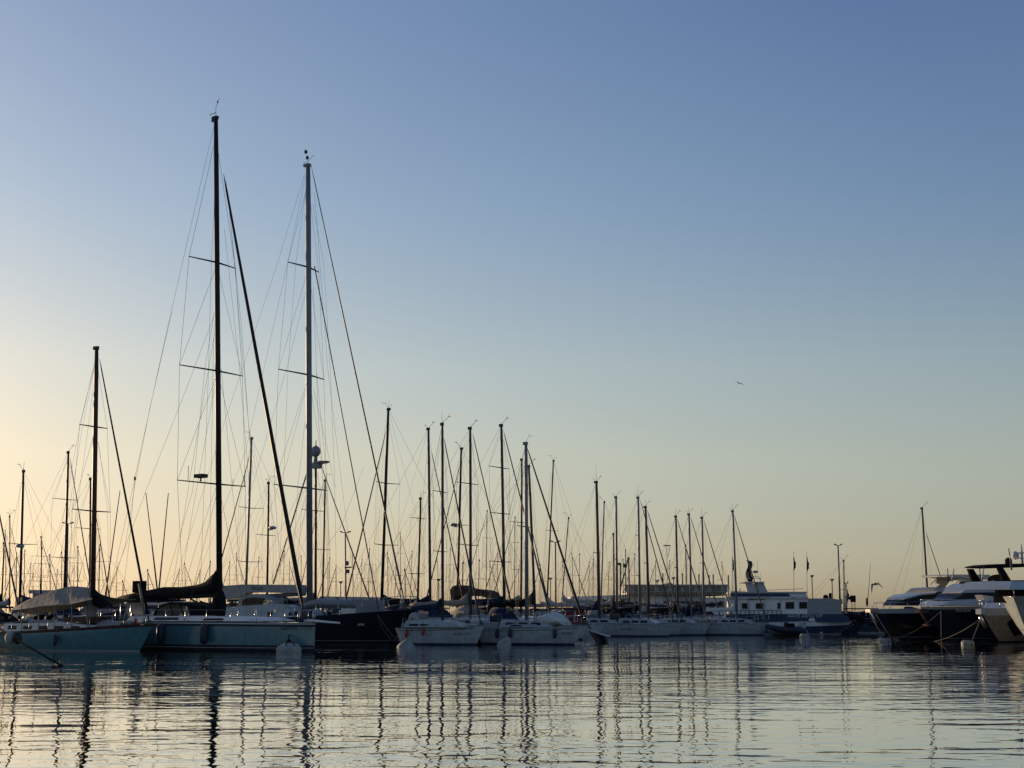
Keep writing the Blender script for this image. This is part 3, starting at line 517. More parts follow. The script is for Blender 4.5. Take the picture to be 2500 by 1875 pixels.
# ---------------------------------------------------------------- sailboats behind
def crowd():
    B = [ # label, Y, h, foot, top, w, mast material, fore, spreaders, cover, loa
     ('sailboat with a dark mast at the left edge, carrying a radar and crosstree', 92, LT, 49, (57, 1149), 6, 'black_mast', None, (1329,), 'canvas_blue', 11),
     ('sailboat with a slim mast beside the left edge', 105, RT, 25, (24, 1260), 2.8, 'black_mast', (28, 1290, 62, 1462, 1.8), (), 'canvas_grey', 8),
     ('sailboat with a mast almost cut by the left edge of the picture', 108, RT, 4, (10, 1325), 4, 'black_mast', None, (), 'canvas_blue', 8),
     ('sailboat with two crosstrees left of the classic yacht mast', 95, RT, 157, (167, 1103), 5.6, 'black_mast', (171, 1118, 220, 1421, 2.6), (1362, 1220), 'canvas_blue', 11),
     ('sailboat whose grey mast stands against the brown wooden mast', 88, RT, 220, (221, 1168), 5, 'alu_dark', (234, 1256, 269, 1471, 2.6), (1291,), 'canvas_grey', 10),
     ('sailboat with a grey mast and crosstrees right of the tallest black mast', 96, LT, 599, (614, 1069), 5.5, 'alu', (610, 1111, 543, 1356, 2.6), (1372, 1241), 'canvas_blue', 12),
     ('sailboat with a dark mast carrying a radar above a wide crosstree', 100, RT, 652, (656, 1178), 5, 'black_mast', None, (1307,), 'canvas_blue', 10),
     ('sailboat with a slim grey mast just right of the brown radar mast', 104, RT, 787, (794, 1172), 4.5, 'alu_dark', (790, 1178, 770, 1270, 1.6), (1342,), 'canvas_grey', 10),
     ('sailboat with a leaning black mast behind the black bow', 97, LT, 931, (948, 998), 7, 'black_mast', (942, 1054, 846, 1457, 3.2), (1331, 1181), 'canvas_black', 13),
     ('sailboat with a reddish mast and two low crosstrees', 108, RT, 1019, (1027, 1216), 5, 'black_mast', None, (1401, 1266), 'canvas_blue', 10),
     ('sailboat with a grey mast left of the red-fendered sloop mast', 95.5, RT, 1051, (1046, 1046), 6.5, 'alu_dark', (1053, 1100, 1122, 1422, 2.8), (), 'canvas_blue', 12),
     ('sailboat with a dark radar mast and a brown arched boom tent', 99, LT, 1116, (1126, 1094), 5.6, 'black_mast', (1124, 1130, 1058, 1393, 2.4), (1282,), None, 11),
     ('sailboat with a tall mast above the brown boom tent', 86.6, RT, 1149, (1148, 1044), 7, 'alu_dark', (1154, 1058, 1245, 1461, 3.2), (1331, 1181), 'canvas_beige', 12),
     ('sailboat with a tall grey mast and three crosstrees', 89.3, RT, 1232, (1224, 1037), 7.2, 'alu_dark', (1229, 1051, 1338, 1481, 3.4), (1372, 1254, 1142), 'canvas_blue', 12),
     ('sailboat whose mast stands hard left of the thick grey mast', 96, RT, 1272, (1274, 1121), 5, 'alu_dark', None, (1276,), 'canvas_beige', 11),
     ('sailboat with a slightly leaning grey mast right of the thick grey mast', 92.2, RT, 1307, (1291, 1137), 6.2, 'alu_dark', (1298, 1290, 1343, 1495, 2.6), (), 'canvas_black', 11),
     ('sailboat with a slim raked mast and anemometer behind the tarpaulin heap', 121, LT, 1334, (1351, 1124), 3.6, 'black_mast', None, (1296,), 'canvas_grey', 10),
     ('sailboat with a thin leaning mast left of the third row', 118, LT, 1369, (1388, 1264), 2.6, 'alu_dark', None, (), 'canvas_grey', 9),
     ('sailboat with a short brownish mast touching the sunlit mast', 124, RT, 1499, (1498, 1303), 3.8, 'black_mast', None, (), 'canvas_grey', 8),
     ('sailboat with a thin leaning mast beside the tall plain dark mast', 126, LT, 1466, (1475, 1225), 3, 'black_mast', None, (), 'canvas_brown', 9),
     ('sailboat with a thin mast standing behind the left part of the marina building', 128, RT, 1536, (1535, 1362), 3.6, 'alu_dark', None, (), 'canvas_grey', 8),
     ('sailboat with a short mast behind the middle of the marina building', 150, RT, 1676, (1674, 1331), 3, 'alu_dark', None, (), 'canvas_grey', 9),
     ('sailboat with a lone grey mast and forestay among the motor yachts', 118, RT, 2267, (2251, 1240), 4.6, 'alu_dark', (2261, 1301, 2303, 1428, 2.0), (), 'canvas_grey', 6),
     ('sailboat with a bare mast right of the tour boat canopy', 128, RT, 2060, (2060, 1368), 3, 'alu_dark', None, (1440,), 'canvas_grey', 8)]
    for k, (lb, Y, h, ft, tp, w, mm, fo, sp_, cv, loa) in enumerate(B):
        rad = {0: 1333, 6: 1289, 11: 1281, 17: 0}.get(k)
        fr, root, H, (st, bow, beam, fb) = sailboat(lb, Y, h, ft, tp, w, mm, fo, sp_, hullm='black_paint' if k >= 22 else random.choice(['gelcoat', 'gelcoat', 'gelcoat_cream', 'boot_blue']), cover=cv, hoodm=random.choice(['canvas_blue', 'canvas_grey', 'canvas_beige', None]), loa=loa, fb=1.05+random.random()*.15, radar=rad or None, forem=random.choice(['alu_dark', 'black_mast']), boomz=1.2+random.random()*.3)
        if k == 11:   # arched brown boom tent
            pr = fr.prof([(1114, 1440), (1120, 1431), (1130, 1429), (1150, 1437), (1190, 1441), (1202, 1446), (1212, 1461), (1200, 1459), (1190, 1456), (1150, 1455), (1128, 1455), (1116, 1470)])
            MB().slab(pr, -.7, .7).build('boom_tent', 'canvas_brown', root)
    # brown radar mast ketch
    fr, root, H, q = sailboat('sailboat with a brown mast topped by a large round radome', 92, RT, 771, (771, 1122), 6, 'varnish', (785, 1139, 899, 1455, 3), (1247,), cover='canvas_grey', hoodm='canvas_grey', loa=12, fb=1.2)
    x, z = fr.sol(771, 1102); MB().ell((x, 0, z), .30, .30, .38, 16, 10).tube([(x, 0, z+.3), (x, 0, z+.75)], [.05, .02], 5).tube([(x, 0, z-.6), (x, 0, z-.3)], .12, 6).build('radome', 'tender_grey', root)
    x2, z2 = fr.sol(780, 1130); MB().ell((x2+.1, 0, z2+.02), .75, .22, .12, 14, 6).box(x-.2, x+.4, -.2, .2, z2-.35, z2-.05).build('radar_scanner', 'tender_grey', root)
    a, b = fr.sol(766, 1100), fr.sol(667, 1425); MB().tube([(a[0], 0, a[1]), (b[0], 0, b[1])], .045, 6).build('furled_sail', 'alu_dark', root)
    # boats off to the left whose forestay enters the picture
    fr, root, H, q = sailboat('sailboat beyond the left edge with only its dark furled headsail in view', 90, RT, -70, (-60, 1000), 6, 'black_mast', (-52, 1010, 42, 1471, 3.6), (), 'gelcoat', loa=12)
crowd()
# far thin masts, in little bunches named by what they stand behind
def far():
    sets = [('distant sailboat with a hair-thin mast behind the beige awning', 'hair-thin masts behind the beige awning', [(97, 1337, 3.6), (102, 1310, 3.4), (125, 1354, 2.4), (151, 1348, 2.4), (190, 1334, 3), (40, 1350, 2.6), (58, 1343, 2.4), (16, 1295, 2), (80, 1400, 1.6), (135, 1390, 1.6), (178, 1380, 1.6), (72, 1375, 1.4)]),
     ('distant sailboat with a hair-thin mast between the wooden mast and the tallest mast', 'hair-thin masts between the wooden and the tallest mast', [(241, 1329, 3), (364, 1391, 3), (301, 1418, 2.6), (258, 1400, 1.6), (283, 1385, 1.6), (432, 1390, 1.4), (455, 1375, 1.8), (486, 1392, 1.6), (508, 1370, 2)]),
     ('distant sailboat with a hair-thin mast between the two tallest masts', 'hair-thin masts between the two tallest masts', [(560, 1372, 1.6), (578, 1350, 1.6), (628, 1360, 1.8), (690, 1345, 1.8), (706, 1372, 1.6), (735, 1357, 2)]),
     ('distant sailboat with a hair-thin mast behind the grey covered tender', 'hair-thin masts behind the covered tender', [(802, 1362, 1.6), (820, 1380, 1.6), (864, 1348, 1.8), (880, 1365, 1.6), (899, 1340, 1.8), (912, 1385, 1.4)]),
     ('distant sailboat with a hair-thin mast behind the red-fendered sloop', 'hair-thin masts behind the red-fendered sloop', [(948, 1350, 2), (962, 1372, 1.8), (979, 1300, 1.8), (990, 1390, 3), (1001, 1345, 1.6), (1068, 1370, 1.6), (1098, 1340, 1.8), (1128, 1373, 3.6), (1167, 1367, 2.6)]),
     ('distant sailboat with a hair-thin mast behind the tarpaulin-laden sloop', 'hair-thin masts behind the tarpaulin-laden sloop', [(1186, 1246, 2.4), (1196, 1370, 1.6), (1212, 1340, 1.6), (1256, 1262, 2.4), (1262, 1380, 1.6), (1318, 1378, 1.6), (1376, 1370, 1.4), (1400, 1350, 1.8), (1413, 1352, 1.8), (1436, 1372, 1.6)]),
     ('distant sailboat with a hair-thin mast behind the third row', 'hair-thin masts behind the third row', [(1447, 1365, 1.6), (1482, 1372, 1.6), (1521, 1365, 1.8), (1548, 1352, 1.6), (1600, 1370, 1.5), (1632, 1368, 1.5), (1765, 1372, 1.5)])]
    rnd = random.Random(11); mats = ['alu_dark', 'black_mast']
    for lb, grp, L in sets:
        proto = {}
        for i, (px, py, w) in enumerate(L):
            Y = rnd.uniform(112, 128) if w > 2.2 else rnd.uniform(126, 142); h = rnd.choice([RT, LT, LT]); dx = rnd.uniform(0, 6) if h == LT else rnd.uniform(-4, 2)
            k = -1 if h == LT else 1; H_ = 1470-py
            fo = (px+dx*.9, py+6, px+k*H_*.26, 1462, rnd.choice([1.0, 1.5, 1.9])) if rnd.random() < .75 else None
            sailboat(lb, Y, h, px, (px+dx, py), w*.8, rnd.choice(mats), fo, (py+H_*.45,) if H_ < 130 else (py+H_*.3, py+H_*.62), hullm=rnd.choice(['gelcoat', 'gelcoat_cream']), cover=rnd.choice(['canvas_blue', 'canvas_grey', 'canvas_black', 'canvas_beige', 'canvas_beige', 'canvas_brown']), hoodm=rnd.choice(['canvas_blue', 'canvas_grey']), loa=rnd.uniform(7, 10), detail=1, group=grp, rail=False, wr=.007)
far()
# ================================================================ tour boat, tenders, buoys
def tour_boat():
    fr = Fr(1900, 122, -7); S = fr.sol; root = thing('tour_boat', 'blue and white tour boat with raked funnel block and pale bow canopy', 'tour boat', fr.O, fr.h)
    off = 2.4; x0, x1 = S(1772, 1540, off)[0], S(2086, 1510, 0)[0]; xw = S(2052, 1549)[0]
    zg = S(1900, 1526, off)[1]; zt = S(1900, 1519, off)[1]
    H = Hull(root, (x0, x0+.2), (x1, xw), (zt, zt, zt+.25), 4.8, ('shade_blue', 'antifoul', 'boot_white', 'wall_white'), tw=.9, p=2.6, low=((0, 1), (.08, 2), (.12, 0)), up=((.4, 0), (.58, 0), (.60, 3), (1, 3)), flare=.1, deck='deck_grey', rail='gelcoat')
    N = lambda pts: fr.prof(pts, off)
    W = off-.25
    MB().slab(N([(1772, 1520), (1772, 1499), (2056, 1499), (2072, 1505), (2078, 1519)]), -W, W).build('bulwark', 'shade_blue', root)
    MB().slab(N([(1778, 1500), (1778, 1461), (1972, 1461), (1986, 1499.5)]), -W+.04, W-.04).build('superstructure', 'wall_white', root)
    o = MB().slab(N([(1972, 1500), (1974, 1461), (2020, 1460.5), (2030, 1460.5), (2055, 1465), (2056, 1499.6)]), -W+.02, W-.02).build('bow_canopy', 'canvas_grey', root)
    MB().slab(N([(1774, 1461.4), (1775, 1456.5), (1972, 1456.5), (1974, 1461.4)]), -W-.15, W+.15).build('roof', 'gelcoat', root)
    for a, b in ((1801, 1824), (1880, 1931), (1943, 1966)): MB().slab(N([(a, 1461.5), (b, 1461.5), (b+2, 1457.8), (a+1, 1457.8)]), fr.s*(W+.15), fr.s*(W+.18)).build('sky_gap_panel', 'letter_white', root)  # white colour stands in for bright sky showing through under the roof
    MB().slab(N([(1783, 1456.6), (1784, 1448.6), (1926, 1448.6), (1931, 1456.6)]), -W+.2, W-.2).build('upper_band', 'shade_blue', root)
    MB().slab(N([(1931.3, 1456.5), (1926.5, 1448.8), (1968, 1448.4), (1973, 1456.4)]), -W+.25, W-.25).build('upper_deckhouse', 'wall_white', root)
    MB().slab(N([(1784, 1448.5), (1785, 1444.5), (1970, 1444.5), (1971, 1448.3)]), -W+.1, W-.1).build('upper_roof', 'gelcoat', root)
    for a, b in ((1819, 1834), (1848, 1864)): MB().slab(fr.prof([(a+6, 1444.6), (a, 1423), (b, 1423), (b+10, 1444.6)], 1.2), -1.2, 1.2).build('funnel_block', 'wall_grey', root)
    MB().slab(fr.prof([(1834, 1444.5), (1830, 1426), (1852, 1426), (1858, 1444.5)]), -.9, .9).build('wheelhouse', 'wall_white', root)
    MB().slab(fr.prof([(1806, 1423.8), (1820, 1421), (1864, 1421), (1865, 1424)]), -1.4, 1.4).build('wheelhouse_roof', 'wall_grey', root)
    mb = MB(); 
    def T(pts, r=.035):
        q = [fr.sol(*p) for p in pts]; mb.tube([(x, 0, z) for x, z in q], r, 5)
    T([(1822, 1421), (1827, 1406), (1852, 1408), (1858, 1421)]); T([(1826, 1407), (1826, 1385)], .03); T([(1820, 1412), (1858, 1412)]); T([(1850, 1408), (1850, 1390), (1848, 1366)], .02); T([(1843, 1408), (1843, 1398)]); T([(1857, 1421), (1857, 1398)], .02); T([(1834, 1390), (1837, 1380), (1841, 1377)], .03); T([(1819, 1420), (1819, 1405)], .02)
    mb.build('mast_frame', 'wall_white', root)
    x, z = fr.sol(1844, 1396); MB().ell((x, 0, z), .25, .25, .12).build('radar_dome', 'canvas_grey', root)
    x, z = fr.sol(1826, 1393); fl = MB(); fl.loft([[(x-.1+.12*math.sin(i*1.1), .12*math.sin(i*1.7)-.02, z+.9-i*.28), (x+.32+.08*math.sin(i*1.3+1), .14*math.sin(i*2.1), z+.75-i*.28)] for i in range(9)], closed=False, caps=False); fl.build('flag', 'flag_dark', root).modifiers.new('t', 'SOLIDIFY').thickness = .015
    for k, (a, b, c, d) in enumerate(((1812, 1825, 1473, 1486), (1846, 1864, 1473, 1486), (1899, 1906, 1472, 1486), (1919, 1939, 1470, 1486), (1952, 1971, 1470, 1485.5))):
        fm = MB().slab(N([(a-1, d+1), (b+1, d+1), (b+1, c-1), (a-1, c-1)]), fr.s*(W-.05), fr.s*(W-.01)).build('window', 'gelcoat', root)
        MB().slab(N([(a, d), (b, d), (b, c), (a, c)]), fr.s*(W-.02), fr.s*(W+.015)).build('pane', 'glass_dark', fm)
    MB().slab(N([(1826, 1465), (1867, 1465), (1867, 1463.2), (1826, 1463.2)]), fr.s*(W-.05), fr.s*(W+.01)).build('awning_rail', 'shade_blue', root)
    for px in (1905, 1907, 1869, 1868.4): pass
    for px in (1828, 1868, 1906): MB().slab(N([(px, 1499), (px+1.4, 1499), (px+1.4, 1462), (px, 1462)]), fr.s*(W-.05), fr.s*(W+.03)).build('door_post', 'gelcoat', root)
    mb = MB()
    for px in range(1776, 1910, 11): x, _ = S(px, 1500, off); mb.tube([(x, fr.s*(W+.02), zt), (x, fr.s*(W+.02), zt+.95)], .02, 4)
    for z in (zt+.5, zt+.95): mb.tube([(S(1776, 1500, off)[0], fr.s*(W+.02), z), (S(1908, 1500, off)[0], fr.s*(W+.02), z)], .02, 4)
    mb.build('guard_rail', 'navy_rubber', root)
    x, z = S(1966, 1504.3, off); text('NAVE ARTU VIP', .40, (x, fr.s*(W+.012), z), 0, 'letter_white', root)
    MB().slab(N([(1974, 1516), (1976, 1510), (1988, 1510), (1990, 1512.5), (1986, 1516.5)]), fr.s*(W), fr.s*(W+.3)).build('life_raft', 'wall_white', root)
    for px in (1853, 1919, 1961): x, z = S(px, 1523, off); MB().tube([(x, fr.s*(off+.08), z-.22), (x, fr.s*(off+.08), z+.12)], .16, 10).build('tyre_fender', 'black_rubber', root)
    x, z = S(2076, 1506); mb = MB()
    mb.ell((x, 0, z), .7, .8, .35).ell((x+.8, 0, z-.15), .4, .5, .35); mb.build('bow_cover', 'canvas_black', root)
    mb = MB(); mb.tube([(S(1786, 1444)[0], 1.2, S(1786, 1444)[1]), (S(1965, 1444)[0], 1.2, S(1965, 1441)[1]+.15)], .02, 4); mb.tube([(S(1805, 1444)[0], 0, S(1805, 1444)[1]), (S(1808, 1444)[0], 0, S(1808, 1436)[1])], .05, 4); mb.build('roof_rail', 'steel', root)
    ln(P(1978, 1549, 118), P(2085, 1524, 116), .35, 'thin line from the small buoy up to the dark quay', .02)
tour_boat()
def rib():
    fr = Fr(1915, 114.5, 188); S = fr.sol; root = thing('inflatable_boat', 'low inflatable tender with a white engine, moored before the tour boat', 'inflatable boat', fr.O, fr.h)
    xb, xs = S(1874, 1540)[0], S(1958, 1545)[0]
    for sd in (-1, 1):
        pts = [(xs, sd*.85, .38), (xs+(xb-xs)*.5, sd*.9, .40), (xs+(xb-xs)*.8, sd*.6, .52), (xb, sd*.05, .72)]; MB().tube(pts, [.22, .26, .25, .18], 10).build('tube', 'navy_rubber', root)
    MB().loft([[(xs+(xb-xs)*f, -w, .35+u), (xs+(xb-xs)*f, 0, -.1+u*1.3), (xs+(xb-xs)*f, w, .35+u)] for f, w, u in ((0, .7, 0), (.5, .7, 0), (.8, .45, .05), (1, .03, .25))], closed=False, caps=False).build('hull', 'gelcoat', root)
    MB().box(xs+.7, xs+1.3, -.35, .35, .3, .95).build('console', 'canvas_black', root)
    MB().loft([[(xs-.55, -.16, .0), (xs-.25, -.16, 0), (xs-.25, .16, 0), (xs-.55, .16, 0)], [(xs-.3, -.2, .5), (xs+.12, -.2, .6), (xs+.12, .2, .6), (xs-.3, .2, .5)], [(xs-.05, -.18, 1.12), (xs+.25, -.18, 1.1), (xs+.25, .18, 1.1), (xs-.05, .18, 1.12)]]).build('outboard_motor', 'gelcoat', root)
rib()
def skiff():
    fr = Fr(1440, 88.5, 196); S = fr.sol; root = thing('rowing_boat', 'small dark wooden boat with a pale gunwale, bow up between two white sloops', 'rowing boat', fr.O, fr.h)
    xb, xs = S(1434, 1537)[0], S(1482, 1548)[0]
    Hull(root, (xs, xs+.1), (xb, xb-.55), (.42, .5, S(1434, 1537)[1]), 1.7, ('black_paint', 'antifoul', 'boot_white', 'wall_white'), tw=.7, low=((0, 1), (.04, 0)), up=((.5, 0), (.9, 0), (.91, 3), (1, 3)), deck='teak', rail='wall_white', flare=.35)
    MB().tube([(xb-.2, 0, .8), (xb+.1, 0, 1.35)], .05, 6).ell((xb+.1, 0, 1.5), .13, .1, .18).build('bow_post', 'black_paint', root)
skiff()
def buoys():
    g = 'white mooring buoys in front of the boats'
    def drum(px, py, w, hgt, label, lean=0, pad=True, Y=None):
        Y = Y or 3500*HC/(py-1492); p = P(px, py, Y); r = w*mpp(Y)/2; h = hgt*mpp(Y); t = thing('mooring_buoy', label, 'buoy', (p.x, Y, 0), random.random(), g)
        rings = []
        for z, k in ((-.3, .85), (0, .97), (h*.35, 1), (h*.55, .93), (h*.8, .78), (h*.95, .66), (h, .45)): rings.append([(r*k*math.cos(a), r*k*math.sin(a), z) for a in [2*math.pi*i/24 for i in range(24)]])
        MB().loft(rings).build('float', 'buoy_white', t)
        mb = MB()
        for i in range(7): a = i*.9; mb.tube([(r*.2*math.cos(a), r*.2*math.sin(a), h), (r*.62*math.cos(a), r*.62*math.sin(a), h*.97), (r*.84*math.cos(a), r*.84*math.sin(a), h*.72)], .03, 5)
        mb.ell((0, 0, h+.05), .12, .12, .12).build('rope_lashing', 'rope_dark', t); t.rotation_euler[0] = lean; return t, p
    def cone(px, py, w, hgt, label, lx, ly, Y=None):
        Y = Y or 3500*HC/(py-1492); p = P(px, py, Y); r = w*mpp(Y)/2; h = hgt*mpp(Y); t = thing('mooring_buoy', label, 'buoy', (p.x, Y, -.05), 0, g)
        rings = [[(r*k*math.cos(a), r*k*math.sin(a), z) for a in [2*math.pi*i/24 for i in range(24)]] for z, k in ((-h*.4, .9), (0, 1), (h*.12, 1), (h*.5, .78), (h*.85, .42), (h*1.0, .33), (h*1.02, .1))]
        MB().loft(rings).build('float', 'buoy_white', t); MB().tube([(0, 0, h), (0, 0, h*1.12)], .06, 8).build('eye', 'black_rubber', t); t.rotation_euler = (lx, ly, 0)
    t, p = drum(705, 1590, 61, 23, 'squat white drum buoy with rope lashings, before the blue-teal sloop')
    a = Vector((p.x, p.y, .55)); ln(a, P(700, 1528, 70.5), .02, 'dark line rising from the drum buoy to the blue-teal hull', .018, 'rope_dark')
    ln(a, P(712, 1526, 70.3), .02, 'second dark line rising from the drum buoy', .018, 'rope_dark')
    cone(992, 1578, 46, 19, 'cone buoy low in the water at the stern of the red-fendered sloop', .1, .15)
    cone(1230, 1574, 34, 25, 'white cone buoy leaning to the right beside the tarpaulin-laden sloop', .1, .55)
    drum(1417, 1576, 28, 13, 'round-topped buoy under the bow of the tarpaulin-laden sloop')
    drum(1964, 1554, 24, 9, 'flat white buoy before the tour boat')
    ball = thing('mooring_buoy', 'pinkish ball buoy beside the tour boat hull', 'buoy', P(2005, 1546, 119)*1.0, 0, g); ball.location.z = .08; MB().ell((0, 0, 0), .16, .16, .16).build('float', 'pink_buoy', ball)
    for px, py, nm, Y in ((2161, 1566, 'at the bow of the leftmost motor yacht', None), (2363, 1572, 'under the grey motor yacht bow', None)):
        Y = 3500*HC/(py-1492); p = P(px, py, Y); t = thing('mooring_buoy', 'barrel buoy lying on its side '+nm, 'buoy', (p.x, Y, .06), .35, g)
        rings = [[(x, .2*k*math.cos(a), .2*k*math.sin(a)) for a in [2*math.pi*i/16 for i in range(16)]] for x, k in ((-.38, .3), (-.36, .75), (-.25, 1), (.25, 1), (.34, .75), (.36, .3))]
        MB().loft(rings).build('float', 'buoy_white', t); MB().tube([(.1, .25*math.cos(a), .25*math.sin(a)) for a in [2*math.pi*i/12 for i in range(13)]], .02, 5).build('rope_lashing', 'rope_dark', t)
buoys()
# ================================================================ motor yachts on the right
def yacht(px, Y, bt, bw, label, beam, loa, hm, zaft, h=208, band=None, bandm='yacht_white', p=2.3):
    fr = Fr(px, Y, h); S = fr.sol; root = thing('motor_yacht', label, 'motor yacht', fr.O, fr.h, 'motor yachts moored at the right'); a, b = S(*bt), S(*bw)
    up = [(.35, 0), (.7, 0), (band or .98, 0), (1, 3)]
    H = Hull(root, (a[0]-loa, a[0]-loa+.4), (a[0], b[0]), (zaft, (zaft+a[1])/2+.05, a[1]), beam, (hm, 'antifoul', 'boot_white', bandm), tw=.88, p=p, low=((0, 1), (.1, 1), (.14, 2), (.18, 0)), up=[u for u in up], flare=.55, deck='gelcoat', rail='steel', e=.85, draft=.6)
    return fr, S, root, H
GY = 'yacht_white'
def plate(fr, root, pts, w, name, m, w2=None, wf=None, N=26):
    """lofts a block between the lower and upper edge of its side profile; wf(x, z) is its half width"""
    pr = fr.prof(pts, w); zz = [z for _, z in pr]; z0, z1 = min(zz), max(zz); w2 = w if w2 is None else w2
    W = wf or (lambda x, z: w+(w2-w)*(z-z0)/max(z1-z0, .01)); xs = [x for x, _ in pr]; a, b = min(xs), max(xs); rings = []
    for i in range(N+1):
        x = a+(b-a)*(.004+.992*i/N); hit = []
        for k in range(len(pr)):
            (p, q), (r, s_) = pr[k], pr[(k+1) % len(pr)]
            if (p-x)*(r-x) <= 0 and abs(r-p) > 1e-9: hit.append(q+(s_-q)*(x-p)/(r-p))
        lo, hi = min(hit), max(hit)
        rings.append([(x, -W(x, lo), lo), (x, -W(x, hi), hi), (x, 0, hi+.02), (x, W(x, hi), hi), (x, W(x, lo), lo)])
    return MB().loft(rings, sm=False).build(name, m, root)
def taper(xf, L, z0, w0, w1, h, nose=.3, out=0):
    """plan form that narrows towards the nose at xf over the length L, and leans in with height"""
    def W(x, z):
        f = max(0, min(1, (xf-x)/L)); return (w0+(w1-w0)*max(0, min(1, (z-z0)/h)))*(nose+(1-nose)*math.sin(f*math.pi/2))+out
    return W
def q8(L): return [(2100+x/5.53, 1300+y/5.53) for x, y in L]
def yacht_a():
    fr, S, root, H = yacht(2200, 101, (2128, 1488), (2170, 1560), 'black motor yacht with a swept dark windscreen and cream hardtop, leftmost of the row', 4.8, 16, 'black_paint', 1.95, band=.85)
    xf = S(*q8([(430, 985)])[0], .4)[0]; za = S(*q8([(430, 985)])[0])[1]; wf = taper(xf, 3.5, za, 1.75, 1.25, 1.8); wo = taper(xf, 3.5, za, 1.75, 1.25, 1.8, out=.03)
    plate(fr, root, q8([(440, 985), (470, 950), (560, 885), (690, 838), (860, 822), (1050, 815), (1200, 830), (1400, 990)]), .4, 'windscreen', 'glass_dark', wf=wf)
    plate(fr, root, q8([(520, 905), (560, 878), (690, 832), (860, 816), (900, 780), (950, 745), (1020, 738), (1430, 748), (1480, 800), (1480, 850), (1120, 850), (1080, 830), (860, 832), (690, 848), (560, 895)]), .4, 'roof', GY, wf=wo)
    plate(fr, root, q8([(930, 988), (1010, 925), (1110, 845), (1490, 840), (1510, 990)]), .4, 'superstructure', GY, wf=wo)
    plate(fr, root, q8([(870, 830), (920, 806), (1120, 803), (1138, 818), (1110, 832)]), .6, 'upper_window', 'glass_dark', wf=wo)
    plate(fr, root, q8([(900, 785), (950, 748), (1020, 738), (1430, 750), (1430, 785)]), .6, 'flybridge', 'yacht_grey', wf=taper(xf-2, 2, za, 1.6, 1.3, 1.8, out=.02))
    plate(fr, root, q8([(1095, 600), (1100, 575), (1160, 570), (1640, 572), (1640, 636), (1420, 640), (1220, 604)]), .6, 'hardtop', 'gelcoat_cream', wf=lambda x, z: 1.4)
    for k in (-1, 1): MB().slab(fr.prof(q8([(1225, 606), (1640, 606), (1640, 640), (1480, 640), (1410, 655), (1350, 735), (1235, 735), (1300, 690), (1235, 685)]), .4), k*1.05, k*1.25).build('radar_arch', 'gelcoat_cream', root)
    for k in (-1, 1): a, b = fr.sol(*q8([(1210, 610)])[0]), fr.sol(*q8([(1115, 700)])[0]); MB().tube([(a[0], k*1.2, a[1]), (b[0], k*1.2, b[1])], .03, 5).build('hardtop_pole', 'steel', root)
    for pts in ([(1490, 560), (1490, 535), (1515, 535), (1515, 720)],):
        mb = MB(); mb.tube([(fr.sol(*q)[0], 0, fr.sol(*q)[1]) for q in q8(pts)], .04, 5); mb.build('deck_davit', 'steel', root)
    MB().tube([(fr.sol(2137, 1425)[0], 0, fr.sol(2137, 1425)[1]), (fr.sol(2114, 1482)[0]-.5, 0, 2.0)], .02, 4)
    pulpit(root, H, .45, 2.2, .02); guard_rail(root, H, H.xb[0]-9, H.xb[0]-2.2, .5, n=7)
    x, z = H.xb[0], H.zs[2]; MB().box(x-.3, x+.35, -.25, .25, z-.2, z+.02).tube([(x+.2, 0, z), (x-.3, 0, z-.8), (x-.5, 0, z-1.0)], .07, 6).build('anchor', 'steel', root)
    p = P(2117, 1481, 97); t = thing('whip_antenna', 'long thin whip aerial rising from the leftmost motor yacht bow', 'antenna', (p.x, 97, p.z), 0); d = P(2125, 1374, 97)-p
    MB().tube([(0, 0, 0), tuple(d*.5+Vector((.02, 0, 0))), tuple(d)], [.03, .02, .01], 5).build('rod', 'wire', t); MB().ell((0, 0, .3), .09, .09, .3).build('base', 'black_rubber', t)
    for sd in (0, 1): ln(P(2139-sd*16, 1500, 98), P(2177-sd*20, 1559-sd*6, 96), .05, ('taut' if sd else 'slack')+' line at the bow of the leftmost motor yacht', .03)
yacht_a()
